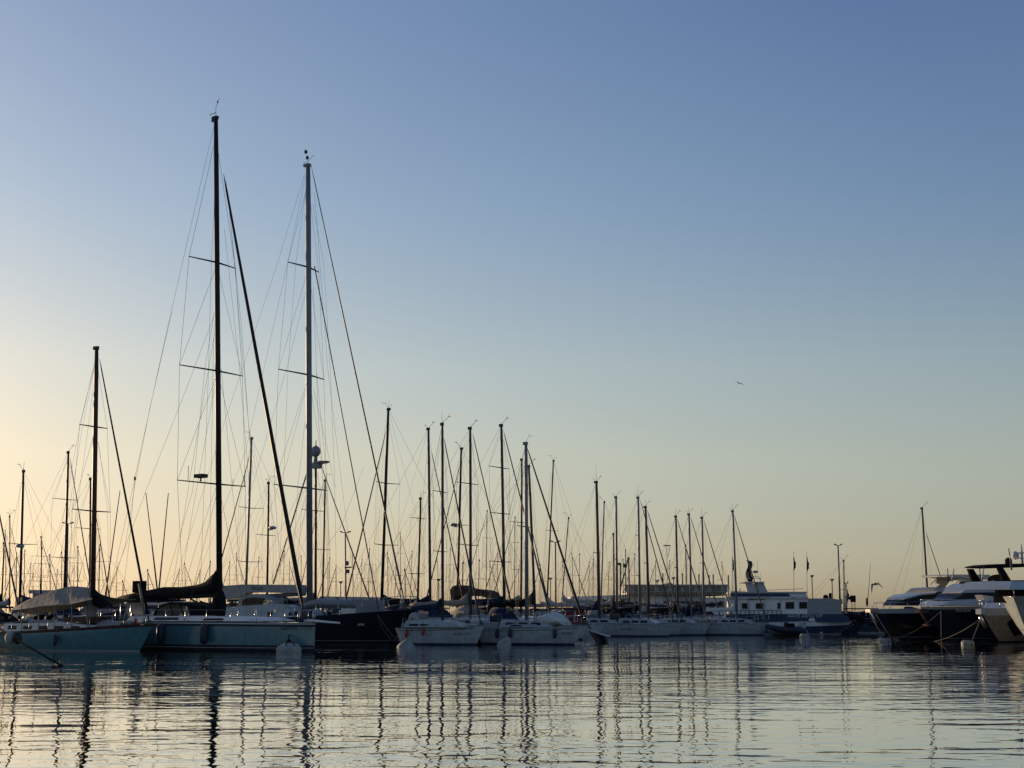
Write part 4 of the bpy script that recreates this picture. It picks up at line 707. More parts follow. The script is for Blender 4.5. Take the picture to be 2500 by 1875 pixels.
def yacht_b():
    fr, S, root, H = yacht(2320, 96.5, (2247, 1483), (2312, 1560), 'black motor yacht with dark hardtop on struts and a satellite dome', 5.2, 18, 'black_paint', 2.05, band=.93)
    xf = S(*q8([(950, 990)])[0], 1.5)[0]; za = S(*q8([(950, 990)])[0])[1]; T = lambda xx, n=.3, o=0: taper(S(*q8([(xx, 900)])[0], .7)[0], 3.2, za, 2.0, 1.45, 2.6, n, o)
    plate(fr, root, q8([(960, 990), (1100, 935), (1260, 905), (1640, 905), (2300, 905), (2300, 1000)]), .4, 'foredeck', GY, wf=T(950, .25, .05))
    plate(fr, root, q8([(1200, 915), (1300, 868), (1360, 815), (2300, 800), (2300, 915)]), .8, 'window_band', 'glass_dark', wf=T(1190, .35))
    plate(fr, root, q8([(1350, 818), (1430, 745), (1600, 685), (2300, 668), (2300, 800)]), .8, 'superstructure', GY, wf=T(1340, .4, .12))
    plate(fr, root, q8([(1600, 685), (1610, 662), (1900, 650), (2250, 645), (2250, 668)]), .8, 'flybridge_coaming', 'canvas_black', wf=T(1600, .5, .16))
    plate(fr, root, q8([(1630, 466), (1700, 448), (1840, 430), (2000, 424), (2300, 424), (2300, 462), (1980, 478), (1700, 474)]), .8, 'hardtop', 'canvas_black', wf=T(1625, .5))
    for k in (-1, 1):
        a, b = fr.sol(*q8([(1680, 474)])[0], 1.4), fr.sol(*q8([(1650, 650)])[0], 1.4); MB().tube([(a[0], k*1.35, a[1]), (b[0], k*1.35, b[1])], [.03, .07], 6).build('hardtop_strut', 'gelcoat_cream', root)
        a, b = fr.sol(*q8([(1620, 470)])[0], 1.5), fr.sol(*q8([(1635, 655)])[0], 1.5); MB().tube([(a[0], k*1.45, a[1]), (b[0], k*1.45, b[1])], .03, 5).build('windscreen_frame', 'canvas_black', root)
    for k in (-1, 1): MB().slab(fr.prof(q8([(1860, 478), (1930, 478), (2040, 655), (1925, 655)]), 1.4), k*1.25, k*1.42).build('radar_arch', 'canvas_black', root)
    x, z = fr.sol(*q8([(2005, 428)])[0]); r = 48/5.53*mpp(96); MB().tube([(x, 0, z-.05), (x, 0, z+r)], r, 16).ell((x, 0, z+r), r, r, r*.95, 16, 6, z0=0).build('satellite_dome', 'canvas_black', root)
    x, z = fr.sol(*q8([(2190, 425)])[0]); k = mpp(96)/5.53
    MB().tube([(x, 0, z), (x, 0, z+180*k), (x, 0, z+275*k)], [.09, .07, .02], 6).box(x-.1, x+.1, -.9, .9, z+145*k, z+160*k).box(x-.1, x+.6, -.35, .1, z+75*k, z+85*k).build('antenna_mast', 'wall_grey', root)
    MB().ell((x+.25, -.35, z+120*k), .25, .25, .3).build('radar_dome', 'wall_grey', root)
    x, z = fr.sol(*q8([(1850, 640)])[0], 0); MB().ell((x, 0, z), .35, .8, .38, 12, 8, z0=-.2).build('helm_seat', 'canvas_brown', root)
    x, z = fr.sol(*q8([(1775, 685)])[0], 1.5); MB().ell((x, fr.s*1.62, z), .12, .1, .2).build('searchlight', 'gelcoat', root)
    pulpit(root, H, .5, 2.5, .025); guard_rail(root, H, H.xb[0]-9, H.xb[0]-2.5, .55, n=7)
    x, z = H.xb[0], H.zs[2]; MB().box(x-.5, x+.25, -.25, .25, z-.35, z-.1).tube([(x, 0, z-.2), (x-.5, 0, z-1.0), (x-.8, 0, z-1.1)], .09, 6).tube([(x-.55, -.35, z-1.15), (x-.55, .35, z-1.15)], .08, 6).build('anchor', 'canvas_brown', root)
    x, z = S(2367, 1491, 1.9); q = H.side(min(x, H.xb[0]-2.5), z, fr.s, .03); q2 = H.side(min(x, H.xb[0]-2.5)-.6, z, fr.s, .03); text('EVA LUNA', .22, tuple(q), math.atan2(q2.y-q.y, q2.x-q.x), 'letter_white', root)
yacht_b()
def yacht_c():
    fr, S, root, H = yacht(2450, 90, (2392, 1486), (2441, 1558), 'grey motor yacht with an open anchor pocket in its bow, second from the right edge', 5.0, 17, 'yacht_grey', 1.95, band=.78, h=214)
    x, z = H.xb[0], H.zs[2]; MB().box(x-.25, x+.15, -.2, .2, z-.34, z-.02).build('bow_roller', GY, root)
    MB().tube([(x, 0, z-.45), (x-.45, 0, z-1.1)], .12, 8).build('stem_band', 'steel', root)
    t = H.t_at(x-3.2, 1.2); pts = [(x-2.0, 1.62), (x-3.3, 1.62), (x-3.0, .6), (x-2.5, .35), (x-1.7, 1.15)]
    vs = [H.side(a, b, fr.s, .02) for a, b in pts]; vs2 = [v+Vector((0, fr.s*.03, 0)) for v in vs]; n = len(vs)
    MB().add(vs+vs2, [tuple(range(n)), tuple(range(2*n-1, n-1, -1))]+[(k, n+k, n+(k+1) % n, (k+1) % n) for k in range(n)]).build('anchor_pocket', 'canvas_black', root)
    v = H.side(x-2.5, 1.4, fr.s, .12); MB().box(v.x-.45, v.x+.35, v.y-.1, v.y+.1, v.z-.12, v.z+.12).tube([v, v+Vector((.05, 0, -.75))], .07, 6).build('anchor', 'steel', root)
    pr = [(x-1.8, z-.05), (x-2.6, z+.35), (x-5, z+.5), (x-16, z+.5), (x-16, z-.3), (x-1.8, z-.3)]; MB().slab(pr, -1.5, 1.5).build('foredeck', GY, root)
    for k in range(4): MB().ell((x-3.2-k*1.1, (-1)**k*.5, z+.6), .45, .5, .22, 12, 6).build('sun_pad', 'canvas_white', root)
    MB().slab([(x-6.0, z+.4), (x-7.2, z+1.3), (x-15, z+1.4), (x-15, z+.4)], -1.6, 1.6).build('window_band', 'glass_dark', root)
    MB().slab([(x-7.0, z+1.28), (x-7.8, z+1.9), (x-15, z+2.0), (x-15, z+1.38)], -1.55, 1.55).build('superstructure', GY, root)
    plate(fr, root, [(2399, 1453), (2424, 1456), (2432, 1466), (2406, 1467)], .3, 'deck_locker', 'wall_grey')
    guard_rail(root, H, x-9, x-2.2, .55, n=7); pulpit(root, H, .5, 2.2, .025)
    ln(P(2394, 1510, 89), P(2374, 1561, 3500*HC/79), .03, 'line from the grey yacht bow to the barrel buoy', .035)
    ln(P(2394, 1511, 89), P(2180, 1560, 96), .75, 'long drooping line from the grey yacht bow to the left barrel buoy', .035)
    ln(P(2297, 1492, 92), P(2180, 1560, 96), .3, 'line from the second motor yacht bow to the left barrel buoy', .02)
    ln(P(2297, 1492, 90), P(2299, 1600, 70), .05, 'thin line hanging steeply in front of the black yachts', .02)
yacht_c()
def yacht_d():
    fr, S, root, H = yacht(2500, 80, (2474, 1457), (2522, 1555), 'white motor yacht cut off by the right edge, its sunlit bow towering', 5.4, 18, 'gelcoat', 2.6, band=.98, h=222, p=5)
    x, z = H.xb[0], H.zs[2]
    MB().slab([(x-.9, z), (x-1.2, z+.55), (x-4, z+.6), (x-16, z+.6), (x-16, z-.3), (x-.9, z-.3)], -1.7, 1.7).build('window_band', 'glass_dark', root)
    plate(fr, root, [(2463, 1439), (2481, 1419), (2600, 1419), (2600, 1440)], 1.6, 'superstructure', GY, 1.3)
    for k in (-1, 1): MB().tube([(x-1.6, k*.9, z+1.5), (x-1.4, k*.9, z+2.7)], [.06, .03], 6).build('arch_leg', 'yacht_grey', root)
    MB().tube([(x-.1, 0, z), (x-.1, 0, z+.55)], .04, 6).tube([(x-.1, 0, z+.5), (x-2, .9, z+.6)], .03, 5).build('pulpit', 'steel', root)
yacht_d()
# ================================================================ quay, buildings, lamps, flags
def quay():
    mb = MB(); mb.box(-75, 36.5, 150, 172, -3, 1.55); q = mb.build('quay', 'concrete'); q['kind'] = 'structure'
    rnd = random.Random(9); b = MB(); xs = [28+i*.9 for i in range(80)]; rings = []
    for x in xs:
        h = 1.9+rnd.uniform(-.18, .12); rings.append([(x+rnd.uniform(-.2, .2), 132+rnd.uniform(-.4, .4), -1), (x, 134+rnd.uniform(-.3, .3), .7+rnd.uniform(-.3, .3)), (x, 136.5, h), (x, 140, h), (x, 144, -1)])
    b.loft(rings, closed=False, caps=False, sm=False).build('breakwater', 'rock')['kind'] = 'structure'
    for x0, x1, Y, z in ((-34, -6, 84+14, .55), ):
        p = MB(); p.box(x0, x1, Y, Y+1.6, .25, .55).build('pontoon', 'concrete')['kind'] = 'structure'
quay()
def X(px, Y): return P(px, 1460, Y).x
def Zp(py, Y): return P(1250, py, Y).z
def building():
    Y = 152; t = thing('marina_building', 'low grey marina building with a glazed upper storey and ochre panels', 'building', (X(1652, Y), Y, 1.55), 0); ox = t.location.x
    def bx(a, b, c, d, y0, y1, name, m, parent=None):
        return MB().box(X(a, Y)-ox, X(b, Y)-ox, y0, y1, Zp(d, Y)-1.55, Zp(c, Y)-1.55).build(name, m, parent or t)
    bx(1527, 1778, 1430, 1446, .2, 9, 'upper_storey', 'wall_grey'); r = bx(1524, 1779, 1427, 1430, -.3, 9.3, 'roof', 'canvas_grey')
    bx(1530, 1776, 1451.5, 1453.5, -.8, 9, 'balcony_slab', 'concrete'); bx(1532, 1774, 1446, 1451.5, 1.0, 8.5, 'terrace_wall', 'wall_white'); bx(1530, 1585, 1453.5, 1500, .6, 8, 'ground_floor', 'wall_white')
    MB().slab([(X(1622, Y)-ox, Zp(1430, Y)-1.55), (X(1637, Y)-ox, Zp(1422.5, Y)-1.55), (X(1650, Y)-ox, Zp(1430, Y)-1.55)], -.2, 6).build('gable', 'shade_blue', r)
    bx(1585, 1619, 1453.5, 1492, -.1, 8, 'white_annex', 'wall_white'); bx(1619, 1723, 1453.5, 1468, -.2, 8, 'fascia', 'wall_grey'); bx(1619, 1723, 1468, 1500, .4, 8, 'shopfront', 'canvas_brown')
    bx(1723, 1778, 1459, 1500, -.15, 8, 'side_wing', 'wall_white')
    for a, b in ((1731, 1743), (1752, 1768)): bx(a, b, 1469, 1484, -.2, -.155, 'ochre_panel', 'ochre')
    for i in range(7): f = bx(1545+i*32, 1568+i*32, 1433, 1443, .12, .19, 'window', 'canvas_grey'); bx(1546.5+i*32, 1566.5+i*32, 1434, 1442.5, .08, .118, 'pane', 'glass_grey', f)
    for i in range(4): f = bx(1626+i*24, 1642+i*24, 1471, 1492, .3, .39, 'door', 'canvas_grey'); bx(1627.5+i*24, 1640.5+i*24, 1472.5, 1491, .26, .298, 'pane', 'glass_dark', f)
building()
def sheds():
    for lb, a, b, c, e, Y, m in (('grey flat-roofed quay shed behind the black sloop foredeck', 782, 922, 1456, 1458, 152, 'wall_grey'), ('long pale canopy roof left of the marina building', 1392, 1525, 1457, 1452, 153, 'wall_white'), ('small flat-roofed kiosk just behind the beige awning', 72, 131, 1440, 1441, 152, 'wall_grey')):
        t = thing('quay_shed', lb, 'shed', (X(a, Y), Y, 1.55), 0, None); w = X(b, Y)-X(a, Y)
        MB().slab([(0, Zp(c+9, Y)-1.55), (0, Zp(c, Y)-1.55), (w, Zp(e, Y)-1.55), (w, Zp(e+11, Y)-1.55)], -.4, 7).build('roof', m, t)
        MB().box(.3, w-.3, .2, 6.5, 0, Zp(c+9, Y)-1.56).build('wall', 'wall_grey', t)
        for i in range(5): MB().box(.8+i*w/5, .8+i*w/5+w*.12, .16, .199, .2, 1.0).build('door', 'shade_blue', t)
    Y = 151; t = thing('canopy_tent', 'pale peaked canopy tent beside the quay shed', 'tent', (X(1410, Y), Y, 1.55), 0); s = MB()
    for px0, px1, py in ((1378, 1440, 1462), (1440, 1500, 1464)):
        a, b = X(px0, Y)-t.location.x, X(px1, Y)-t.location.x; z0, z1 = Zp(1476, Y)-1.55, Zp(py, Y)-1.55; m_ = (a+b)/2
        s.add([(a, -2, z0), (b, -2, z0), (b, -.6, z0), (a, -.6, z0), (m_, -1.3, z1)], [(0, 1, 4), (1, 2, 4), (2, 3, 4), (3, 0, 4), (3, 2, 1, 0)])
        for x in (a+.1, b-.1): s.tube([(x, -1.9, 0), (x, -1.9, z0)], .05, 5)
    s.build('canvas_roof', 'wall_white', t)
sheds()
def lamp1(px, py, Y, label):
    p = P(px, py, Y); t = thing('street_lamp', label, 'street lamp', (p.x, Y, 1.55), 0, 'cup-shaped lamps on the quay'); h = p.z-1.55; k = mpp(Y)
    MB().tube([(0, 0, 0), (0, 0, h-5*k)], [.07, .05], 8).build('post', 'pole_grey', t)
    o = MB().loft([[(r*math.cos(a), r*math.sin(a), z) for a in [2*math.pi*i/12 for i in range(12)]] for z, r in ((h-6*k, .08), (h-5*k, .12), (h-1*k, .26), (h, .28))]).build('lamp_shade', 'lamp_glass', t)
for px, py, lb in ((832, 1419, 'above the covered tender'), (1071, 1413, 'left of the red-fendered sloop mast'), (1344, 1410, 'above the tarpaulin heap'), (1604, 1416, 'on the left above the marina building roof'), (1644, 1409, 'beside the gable of the marina building'), (1982, 1404, 'right of the two flags over the tour boat'), (2031, 1413, 'above the canopy end of the tour boat')):
    lamp1(px, py, 158, 'cup-shaped quay lamp '+lb)
def lamp2(px, py, Y, w, label, foot=None):
    p = P(px, py, Y); t = thing('street_lamp', label, 'street lamp', (P(foot or px, 1470, Y).x, Y, 1.55), 0, 'tall double-armed lamps on the quay'); h = p.z-1.55; k = mpp(Y); r = w*k/2; dx = p.x-t.location.x
    MB().tube([(0, 0, 0), (dx, 0, h)], [.11, .07], 8).build('post', 'pole_grey', t)
    for s in (-1, 1): MB().loft([[(dx+s*r*f, -w_, h+z+u), (dx+s*r*f, w_, h+z+u), (dx+s*r*f, w_, h+z-u), (dx+s*r*f, -w_, h+z-u)] for f, w_, z, u in ((0, .05, 0, .03), (.45, .07, .04, .04), (.5, .16, .08, .07), (.95, .14, .16, .06), (1, .05, .17, .02))]).build('lamp_head', 'pole_grey', t)
lamp2(166, 1279, 156, 28, 'double-armed lamp behind the beige awning', 163)
o = lamp2(843, 1301, 156, 28, 'double-armed lamp left of the leaning black mast', 845)
lamp2(1356, 1324, 156, 26, 'double-armed lamp right of the thick grey mast', 1357)
lamp2(2046, 1332, 156, 20, 'double-armed lamp standing alone behind the tour boat canopy', 2051)
lamp2(2065, 1425, 150, 12, 'short double-armed lamp just left of the red flag', 2065)
def speakers():
    Y = 155.5; p = P(846, 1387, Y); t = thing('loudspeaker_cluster', 'cluster of loudspeakers fixed to the double-armed lamp left of the leaning mast', 'loudspeaker', (p.x, Y, p.z), 0)
    MB().box(-.15, .2, -.1, .35, .3, .75).box(-.05, .3, -.15, .35, -.55, -.15).tube([(-.2, 0, .05), (.55, 0, .1)], .09, 6).build('horn', 'pole_grey', t)
speakers()
def flag(px, top, f0, f1, Y, label, m='flag_dark', w=9, base=1475):
    p = P(px, top, Y); b = P(px+1, base, Y); t = thing('flag', label, 'flag', (b.x, Y, 1.55 if Y > 145 else b.z), 0, 'flags on poles'); h = p.z-t.location.z; k = mpp(Y); zt = P(px, f0, Y).z-t.location.z; zb = P(px, f1, Y).z-t.location.z
    MB().tube([(0, 0, 0), (p.x-b.x, 0, h)], [.05, .03], 6).build('pole', 'wall_white', t); rings = []
    for i in range(11):
        f = i/10; wd = w*k*(.15+.85*math.sin(math.pi*min(1, f*1.15))**.7)*(.8+.2*math.sin(i*2.3)); x = (p.x-b.x)*(1-f*.3); rings.append([(x+wd*g, .12*math.sin(g*7+i*.8), zt+(zb-zt)*f-wd*g*.25) for g in (0, .35, .7, 1)])
    MB().loft(rings, closed=False, caps=False).build('cloth', m, t).modifiers.new('t', 'SOLIDIFY').thickness = .02
flag(1937, 1346, 1360, 1399, 152, 'dark drooping flag above the tour boat, the left one of the pair', w=6)
flag(1969, 1345, 1360, 1402, 152, 'dark drooping flag above the tour boat, the right one of the pair', w=6)
flag(1788, 1358, 1364, 1402, 150, 'dark red flag hanging beside the mast before the tour boat', 'flag_red', w=6)
flag(2067, 1430, 1438, 1476, 149, 'red flag hanging near the breakwater', 'flag_red', w=6, base=1490)
def sign():
    Y = 146; p = P(2083, 1462, Y); t = thing('signboard', 'small dark ragged signboard on two posts above the breakwater', 'sign', (p.x, Y, p.z), 0); k = mpp(Y)
    MB().box(-7*k, 6*k, -.05, .05, -8*k, 8*k).box(-10*k, -6*k, -.04, .04, -2*k, 5*k).build('board', 'canvas_black', t)
    for x in (-3*k, 4*k): MB().tube([(x, 0.1, -30*k), (x, .1, 0)], .04, 5).build('post', 'pole_grey', t)
    p = P(2027, 1448, 152); t = thing('chimney_pipe', 'short dark pipe standing above the tour boat canopy', 'chimney', (p.x, 152, 1.55), 0); MB().tube([(0, 0, 0), (0, 0, p.z-1.55)], .12, 8).tube([(0, 0, p.z-2.2), (0, 0, p.z-1.55)], .17, 8).build('pipe', 'canvas_black', t)
    p = P(2016, 1458, 152); t = thing('round_marker', 'dark ball marker above the tour boat canopy', 'marker', (p.x, 152, 1.55), 0); MB().tube([(0, 0, 0), (0, 0, p.z-1.6)], .06, 6).ell((0, 0, p.z-1.55), .28, .28, .28).build('ball', 'canvas_black', t)
sign()
def gantry():
    Y = 149; p = P(1515, 1440, Y); t = thing('boat_crane', 'slender boat crane with a raised jib beside the marina building', 'crane', (P(1513, 1470, Y).x, Y, 1.55), 0); ox = t.location.x
    def q(px, py): v = P(px, py, Y); return (v.x-ox, 0, v.z-1.55)
    MB().tube([q(1514, 1470), q(1515, 1374)], .09, 6).build('post', 'pole_grey', t); MB().tube([q(1513, 1440), q(1526, 1396), q(1534, 1362)], .08, 6).build('jib', 'pole_grey', t)
    MB().tube([q(1527, 1455), q(1527, 1340)], .05, 5).build('aerial', 'pole_grey', t)
    MB().ell(q(1510, 1377), .25, .1, .15).ell(q(1525, 1381), .15, .1, .22).build('block', 'canvas_black', t)
    t = thing('radio_mast', 'thin radio mast with a pale ring-shaped head right of the grey forestays', 'antenna mast', (P(1630, 1470, 158).x, 158, 1.55), 0); v = P(1630, 1335, 158); h = v.z-1.55; k = mpp(158)
    MB().tube([(0, 0, 0), (0, 0, h)], .04, 5).tube([(.1, 0, h-25*k), (8*k, 0, h)], .04, 5).build('post', 'lamp_glass', t)
    MB().tube([(9*k*math.cos(a), 9*k*math.sin(a), h+3*k) for a in [2*math.pi*i/12 for i in range(13)]], .06, 5).build('ring_head', 'lamp_glass', t)
gantry()
for i, (px, py) in enumerate(((1618, 1399), (1666, 1400), (1706, 1402), (1731, 1404), (1741, 1402), (1778, 1404))):
    Y = 164; p = P(px, py, Y); t = thing('post', ['thin post behind the gable of the marina building', 'thin post behind the marina building, between two sunlit masts and the gable', 'thin post behind the marina building roof, third from its left', 'thin post of the close pair behind the marina building roof, the left one', 'thin post of the close pair behind the marina building roof, the right one', 'thin post at the right end of the marina building roof'][i], 'post', (p.x, Y, 1.55), 0, 'posts behind the marina building'); MB().tube([(0, 0, 0), (0, 0, p.z-1.55)], .08, 6).build('shaft', 'pole_grey', t)
def outriggers():
    Y = 100; fr = Fr(386, Y, LT); root = thing('fishing_boat', 'sport fishing boat behind the tallest mast boom, two outrigger poles raised in a V', 'fishing boat', fr.O, fr.h)
    Hull(root, (-6, -5.7), (5, 4.3), (1.1, 1.15, 1.6), 3.6, ('gelcoat', 'antifoul', 'boot_blue'), tw=.85); cabin(root, [(-2.5, 1.1), (3.2, 1.3), (1.6, 2.0), (1.0, 2.5), (-2.5, 2.55)], 1.4, 1.2, 'gelcoat', [[(-2, 1.9), (.9, 1.9), (.7, 2.3), (-2, 2.3)]])
    for (a, b, s) in (((356, 1203), (384, 1440), 1), ((411, 1204), (388, 1440), -1)):
        p, q = P(*a, Y), P(*b, Y); i = root.matrix_world; 
        inv = Matrix.Rotation(-fr.h, 3, 'Z'); MB().tube([inv@(q-fr.O), inv@(p-fr.O)], [.06, .03], 6).build('outrigger', 'alu_dark', root)
    fr = Fr(262, 103, LT); root = thing('fishing_boat', 'fishing boat behind the fore awning, a single slanting outrigger pole', 'fishing boat', fr.O, fr.h)
    Hull(root, (-6, -5.7), (5, 4.3), (1.1, 1.15, 1.6), 3.4, ('orange_hull', 'antifoul', 'boot_blue'), tw=.85); cabin(root, [(-2.5, 1.1), (2.2, 1.3), (1.2, 2.2), (-2.5, 2.25)], 1.3, 1.1, 'shade_blue')
    p, q = P(293, 1198, 103), P(256, 1464, 103); inv = Matrix.Rotation(-fr.h, 3, 'Z'); MB().tube([inv@(q-fr.O), inv@(p-fr.O)], [.06, .03], 6).build('outrigger', 'alu_dark', root)
    # covered runabouts and dark motor launches filling the berths
    for lb, px, Y, h, hm, cm, L in (('orange-brown launch beside the wooden mast', 290, 84, LT, 'orange_hull', 'canvas_blue', 7), ('launch under a red cover behind the tarpaulin heap', 1372, 106, LT, 'gelcoat', 'flag_red', 6), ('blue-covered launch behind the red-fendered sloop', 1170, 97, LT, 'navy_rubber', 'canvas_blue', 7.5), ('cream launch in front of the marina building', 1625, 132, RT, 'gelcoat_cream', 'canvas_black', 8), ('brown-covered launch between the third row masts', 1480, 128, LT, 'gelcoat', 'canvas_brown', 8), ('dark launch moored at the breakwater', 2085, 128, 170, 'black_paint', 'canvas_black', 7), ('white launch seen under the black boom cover', 480, 96, LT, 'gelcoat', 'canvas_white', 8), ('dark covered launch cut by the left edge beside the teal yacht stern', -18, 79.5, RT, 'black_paint', 'canvas_black', 6), ('dark-hulled motor launch behind the black bow', 990, 104, 170, 'black_paint', 'canvas_black', 10)):
        fr = Fr(px, Y, h); root = thing('motor_launch', lb, 'launch', fr.O, fr.h, 'launches among the berths'); Hull(root, (-L/2, -L/2+.3), (L/2, L/2-.7), (.95, 1.0, 1.4), L*.33, (hm, 'antifoul', 'boot_white'), tw=.85)
        cabin(root, [(-L*.3, 1.0), (L*.3, 1.15), (L*.12, 1.75), (-L*.25, 1.95)], L*.13, L*.11, cm)
        MB().slab([(-L*.3, 2.05), (-L*.28, 2.15), (L*.12, 2.15), (L*.14, 2.05)], -L*.13, L*.13).build('roof', cm, root)
        for s in (-1, 1):
            for x in (-L*.26, L*.1): MB().tube([(x, s*L*.12, 1.2), (x, s*L*.12, 2.06)], .03, 5).build('roof_post', 'steel', root)
outriggers()
# ================================================================ gulls
def gull(px, py, Y, label, droop, span, m1, bank=0, face=0):
    p = P(px, py, Y); t = thing('seagull', label, 'bird', p, face, 'gulls in flight'); t.rotation_euler = (0, bank, face); rings = []
    for y, rx in ((-.26, .015), (-.2, .045), (-.08, .06), (.05, .065), (.16, .05), (.2, .042), (.25, .035), (.29, .012)): rings.append([(rx*math.cos(a), y, rx*.9*math.sin(a)+(.015 if y > .15 else 0)) for a in [2*math.pi*i/10 for i in range(10)]])
    for s in (-1, 1):
        w = []
        for f, c in ((0, .17), (.2, .18), (.45, .15), (.7, .10), (.9, .06), (1, .01)):
            x = s*(.03+span/2*f); z = (.10*math.sin(min(1, f*2)*math.pi/2)-droop*max(0, f-.3)**1.3)*span; yy = .03-.12*f*f*span; w.append([(x, yy+c*.5, z), (x, yy, z+.018), (x, yy-c*.6, z), (x, yy, z-.01)])
        MB().loft(w).build('wing', m1, t)
    MB().loft(rings).build('body', 'feather_pale', t); MB().loft([[(-.03, -.22, 0), (.03, -.22, 0), (0, -.22, .01)], [(-.09, -.38, 0), (.09, -.38, 0), (0, -.38, .008)]]).build('tail', m1, t); MB().loft([[(-.01, .29, .015), (.01, .29, .015), (0, .29, .0)], [(-.002, .34, .005), (.002, .34, .005), (0, .34, 0)]]).build('beak', 'ochre', t)
gull(2136, 1427, 95, 'seagull with wings pushed down, flying left of the motor yachts', .75, 1.15, 'feather', .25, 2.0)
gull(1804, 936, 150, 'seagull gliding high in the open sky', .25, 1.15, 'feather', .25, .4)
# ================================================================ contrail
a, b = P(1085, 1006, 9000), P(1112, 1013, 9000); o = MB().tube([a, a.lerp(b, .5), b], [1.5, 3.5, 4.5], 8).build('contrail', 'contrail'); o['label'] = 'short white contrail above the masts'; o['category'] = 'contrail'; o['kind'] = 'stuff'
# ================================================================ water
def water():
    n = bpy.data.meshes.new('water'); n.from_pydata([(-4000, -30, 0), (4000, -30, 0), (4000, 9000, 0), (-4000, 9000, 0)], [], [(0, 1, 2, 3)]); o = bpy.data.objects.new('water', n); C.objects.link(o); o['kind'] = 'structure'
    m = bpy.data.materials.new('water'); m.use_nodes = True; nt = m.node_tree; b = nt.nodes['Principled BSDF']; L = nt.links.new; n.materials.append(m)
    b.inputs['Base Color'].default_value = (.008, .018, .018, 1); b.inputs['Roughness'].default_value = .015; b.inputs['IOR'].default_value = 1.34; b.inputs['Coat Weight'].default_value = 1; b.inputs['Coat Roughness'].default_value = .015; b.inputs['Coat IOR'].default_value = 2.1
    tc = nt.nodes.new('ShaderNodeTexCoord')
    def nz(sx, sy, det, rough, amp, rot=0, typ=None):
        mp = nt.nodes.new('ShaderNodeMapping'); mp.inputs['Scale'].default_value = (sx, sy, 1); mp.inputs['Rotation'].default_value = (0, 0, rot); L(tc.outputs['Object'], mp.inputs[0])
        t = nt.nodes.new('ShaderNodeTexNoise'); t.inputs['Scale'].default_value = 1; t.inputs['Detail'].default_value = det; t.inputs['Roughness'].default_value = rough; L(mp.outputs[0], t.inputs[0])
        k = nt.nodes.new('ShaderNodeMath'); k.operation = 'MULTIPLY'; k.inputs[1].default_value = amp; L(t.outputs[0], k.inputs[0]); return k.outputs[0]
    def add(a, b_, op='ADD'):
        k = nt.nodes.new('ShaderNodeMath'); k.operation = op; L(a, k.inputs[0]); L(b_, k.inputs[1]); return k.outputs[0]
    gust = nz(.05, .09, 2, .5, 1.0); cr = nt.nodes.new('ShaderNodeMapRange'); cr.inputs[1].default_value = .38; cr.inputs[2].default_value = .62; cr.inputs[3].default_value = .35; cr.inputs[4].default_value = 1.45; L(gust, cr.inputs[0])
    small = add(nz(.8, 1.6, 2, .4, .024, .05), nz(2.4, 2.9, 1, .4, .0085, -.2)); big = nz(.16, .42, 2, .5, .034, .03)
    h = add(add(small, cr.outputs[0], 'MULTIPLY'), big)
    bp = nt.nodes.new('ShaderNodeBump'); bp.inputs['Distance'].default_value = 1; bp.inputs['Strength'].default_value = 1; L(h, bp.inputs['Height']); L(bp.outputs[0], b.inputs['Normal']); L(bp.outputs[0], b.inputs['Coat Normal'])
water()
# ================================================================ sky, sun, camera
w = bpy.data.worlds.new('World'); bpy.context.scene.world = w; w.use_nodes = True; nt = w.node_tree; L = nt.links.new; bg = nt.nodes['Background']
SUN_AZ, SUN_EL = -50, 4
s = nt.nodes.new('ShaderNodeTexSky'); s.sky_type = 'NISHITA'; s.sun_disc = False; s.sun_elevation = R(SUN_EL); s.sun_rotation = R(SUN_AZ); s.air_density = .6; s.dust_density = .8; s.ozone_density = 1.5
g = nt.nodes.new('ShaderNodeGamma'); g.inputs[1].default_value = .75; L(s.outputs[0], g.inputs[0])
tc = nt.nodes.new('ShaderNodeTexCoord'); sx = nt.nodes.new('ShaderNodeSeparateXYZ'); L(tc.outputs['Generated'], sx.inputs[0])
cr = nt.nodes.new('ShaderNodeValToRGB'); L(sx.outputs[2], cr.inputs[0]); e = cr.color_ramp.elements
st = [(.0, (.196, .184, .203)), (.05, (.248, .204, .170)), (.105, (.308, .250, .190)), (.167, (.318, .275, .226)), (.277, (.257, .259, .264)), (.394, (.217, .231, .27)), (1.0, (.20, .205, .26))]
for i, (p, c) in enumerate(st):
    el = e[i] if i < 2 else e.new(p)
    el.position = p; el.color = (*[v/.26 for v in c], 1)
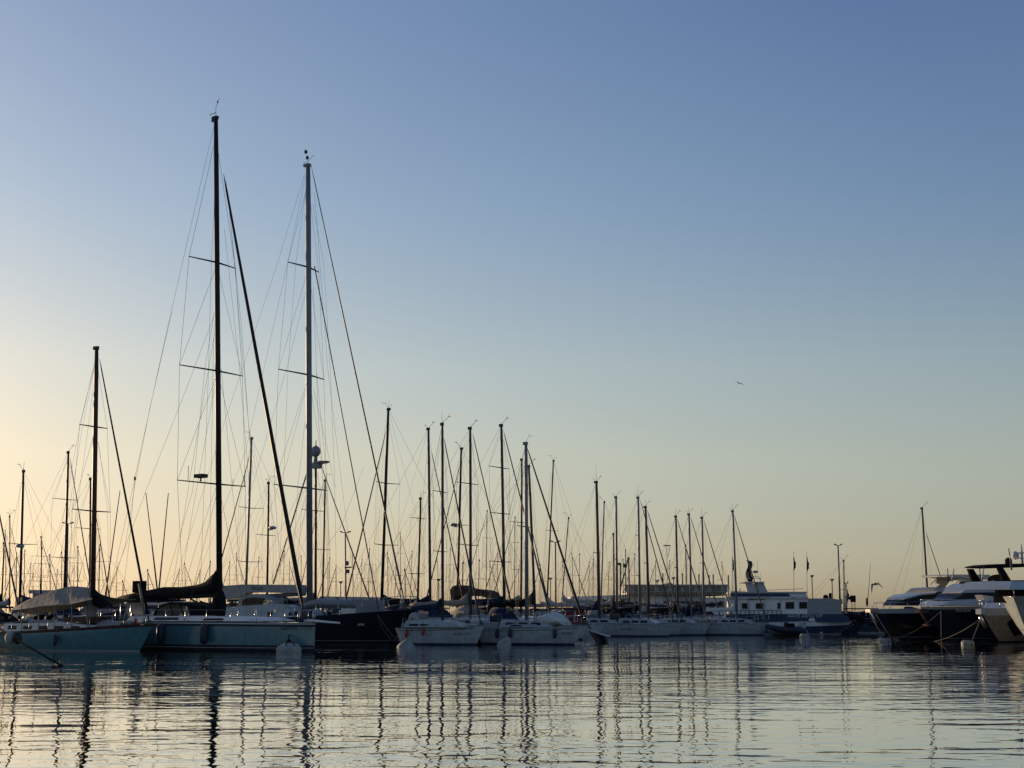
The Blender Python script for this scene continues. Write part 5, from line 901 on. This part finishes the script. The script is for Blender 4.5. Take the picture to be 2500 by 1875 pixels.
mx = nt.nodes.new('ShaderNodeMix'); mx.data_type = 'RGBA'; mx.blend_type = 'MULTIPLY'; mx.inputs[0].default_value = 1; L(g.outputs[0], mx.inputs[6]); L(cr.outputs[0], mx.inputs[7]); 
# the sky brightens a little more towards the sun the higher one looks (thin high haze)
def mth(op, a, b_):
    k = nt.nodes.new('ShaderNodeMath'); k.operation = op
    for i, v in enumerate((a, b_)):
        if isinstance(v, (int, float)): k.inputs[i].default_value = v
        else: L(v, k.inputs[i])
    return k.outputs[0]
dd = mth('ADD', mth('MULTIPLY', sx.outputs[0], math.sin(R(SUN_AZ))), mth('MULTIPLY', sx.outputs[1], math.cos(R(SUN_AZ))))
qq = mth('MAXIMUM', mth('MINIMUM', mth('MULTIPLY', mth('SUBTRACT', dd, .60), mth('SUBTRACT', sx.outputs[2], .05)), .1), -.07)
cx = nt.nodes.new('ShaderNodeCombineXYZ')
for i, a in enumerate((2.2, 1.6, .6)): L(mth('ADD', mth('MULTIPLY', qq, a), 1.0), cx.inputs[i])
m2 = nt.nodes.new('ShaderNodeMix'); m2.data_type = 'RGBA'; m2.blend_type = 'MULTIPLY'; m2.inputs[0].default_value = 1; L(mx.outputs[2], m2.inputs[6]); L(cx.outputs[0], m2.inputs[7]); L(m2.outputs[2], bg.inputs[0]); bg.inputs[1].default_value = .13
ld = bpy.data.lights.new('sun', 'SUN'); ld.energy = 2.2; ld.angle = R(.5); ld.color = (1, .72, .42); lo = bpy.data.objects.new('sun', ld); C.objects.link(lo)
d = Vector((math.sin(R(SUN_AZ))*math.cos(R(SUN_EL)), math.cos(R(SUN_AZ))*math.cos(R(SUN_EL)), math.sin(R(SUN_EL)))); lo.rotation_euler = d.to_track_quat('Z', 'Y').to_euler(); lo.location = (-40, 20, 30)
cam = bpy.data.cameras.new('camera'); co = bpy.data.objects.new('camera', cam); C.objects.link(co); cam.sensor_width = 36; cam.lens = 36*F/2500; cam.clip_end = 20000; co.location = CAM; co.rotation_euler = (R(90)+PITCH, 0, 0)
sc = bpy.context.scene; sc.camera = co; sc.view_settings.view_transform = 'Standard'; sc.view_settings.look = 'None'; sc.view_settings.exposure = 1.0; sc.view_settings.gamma = 1
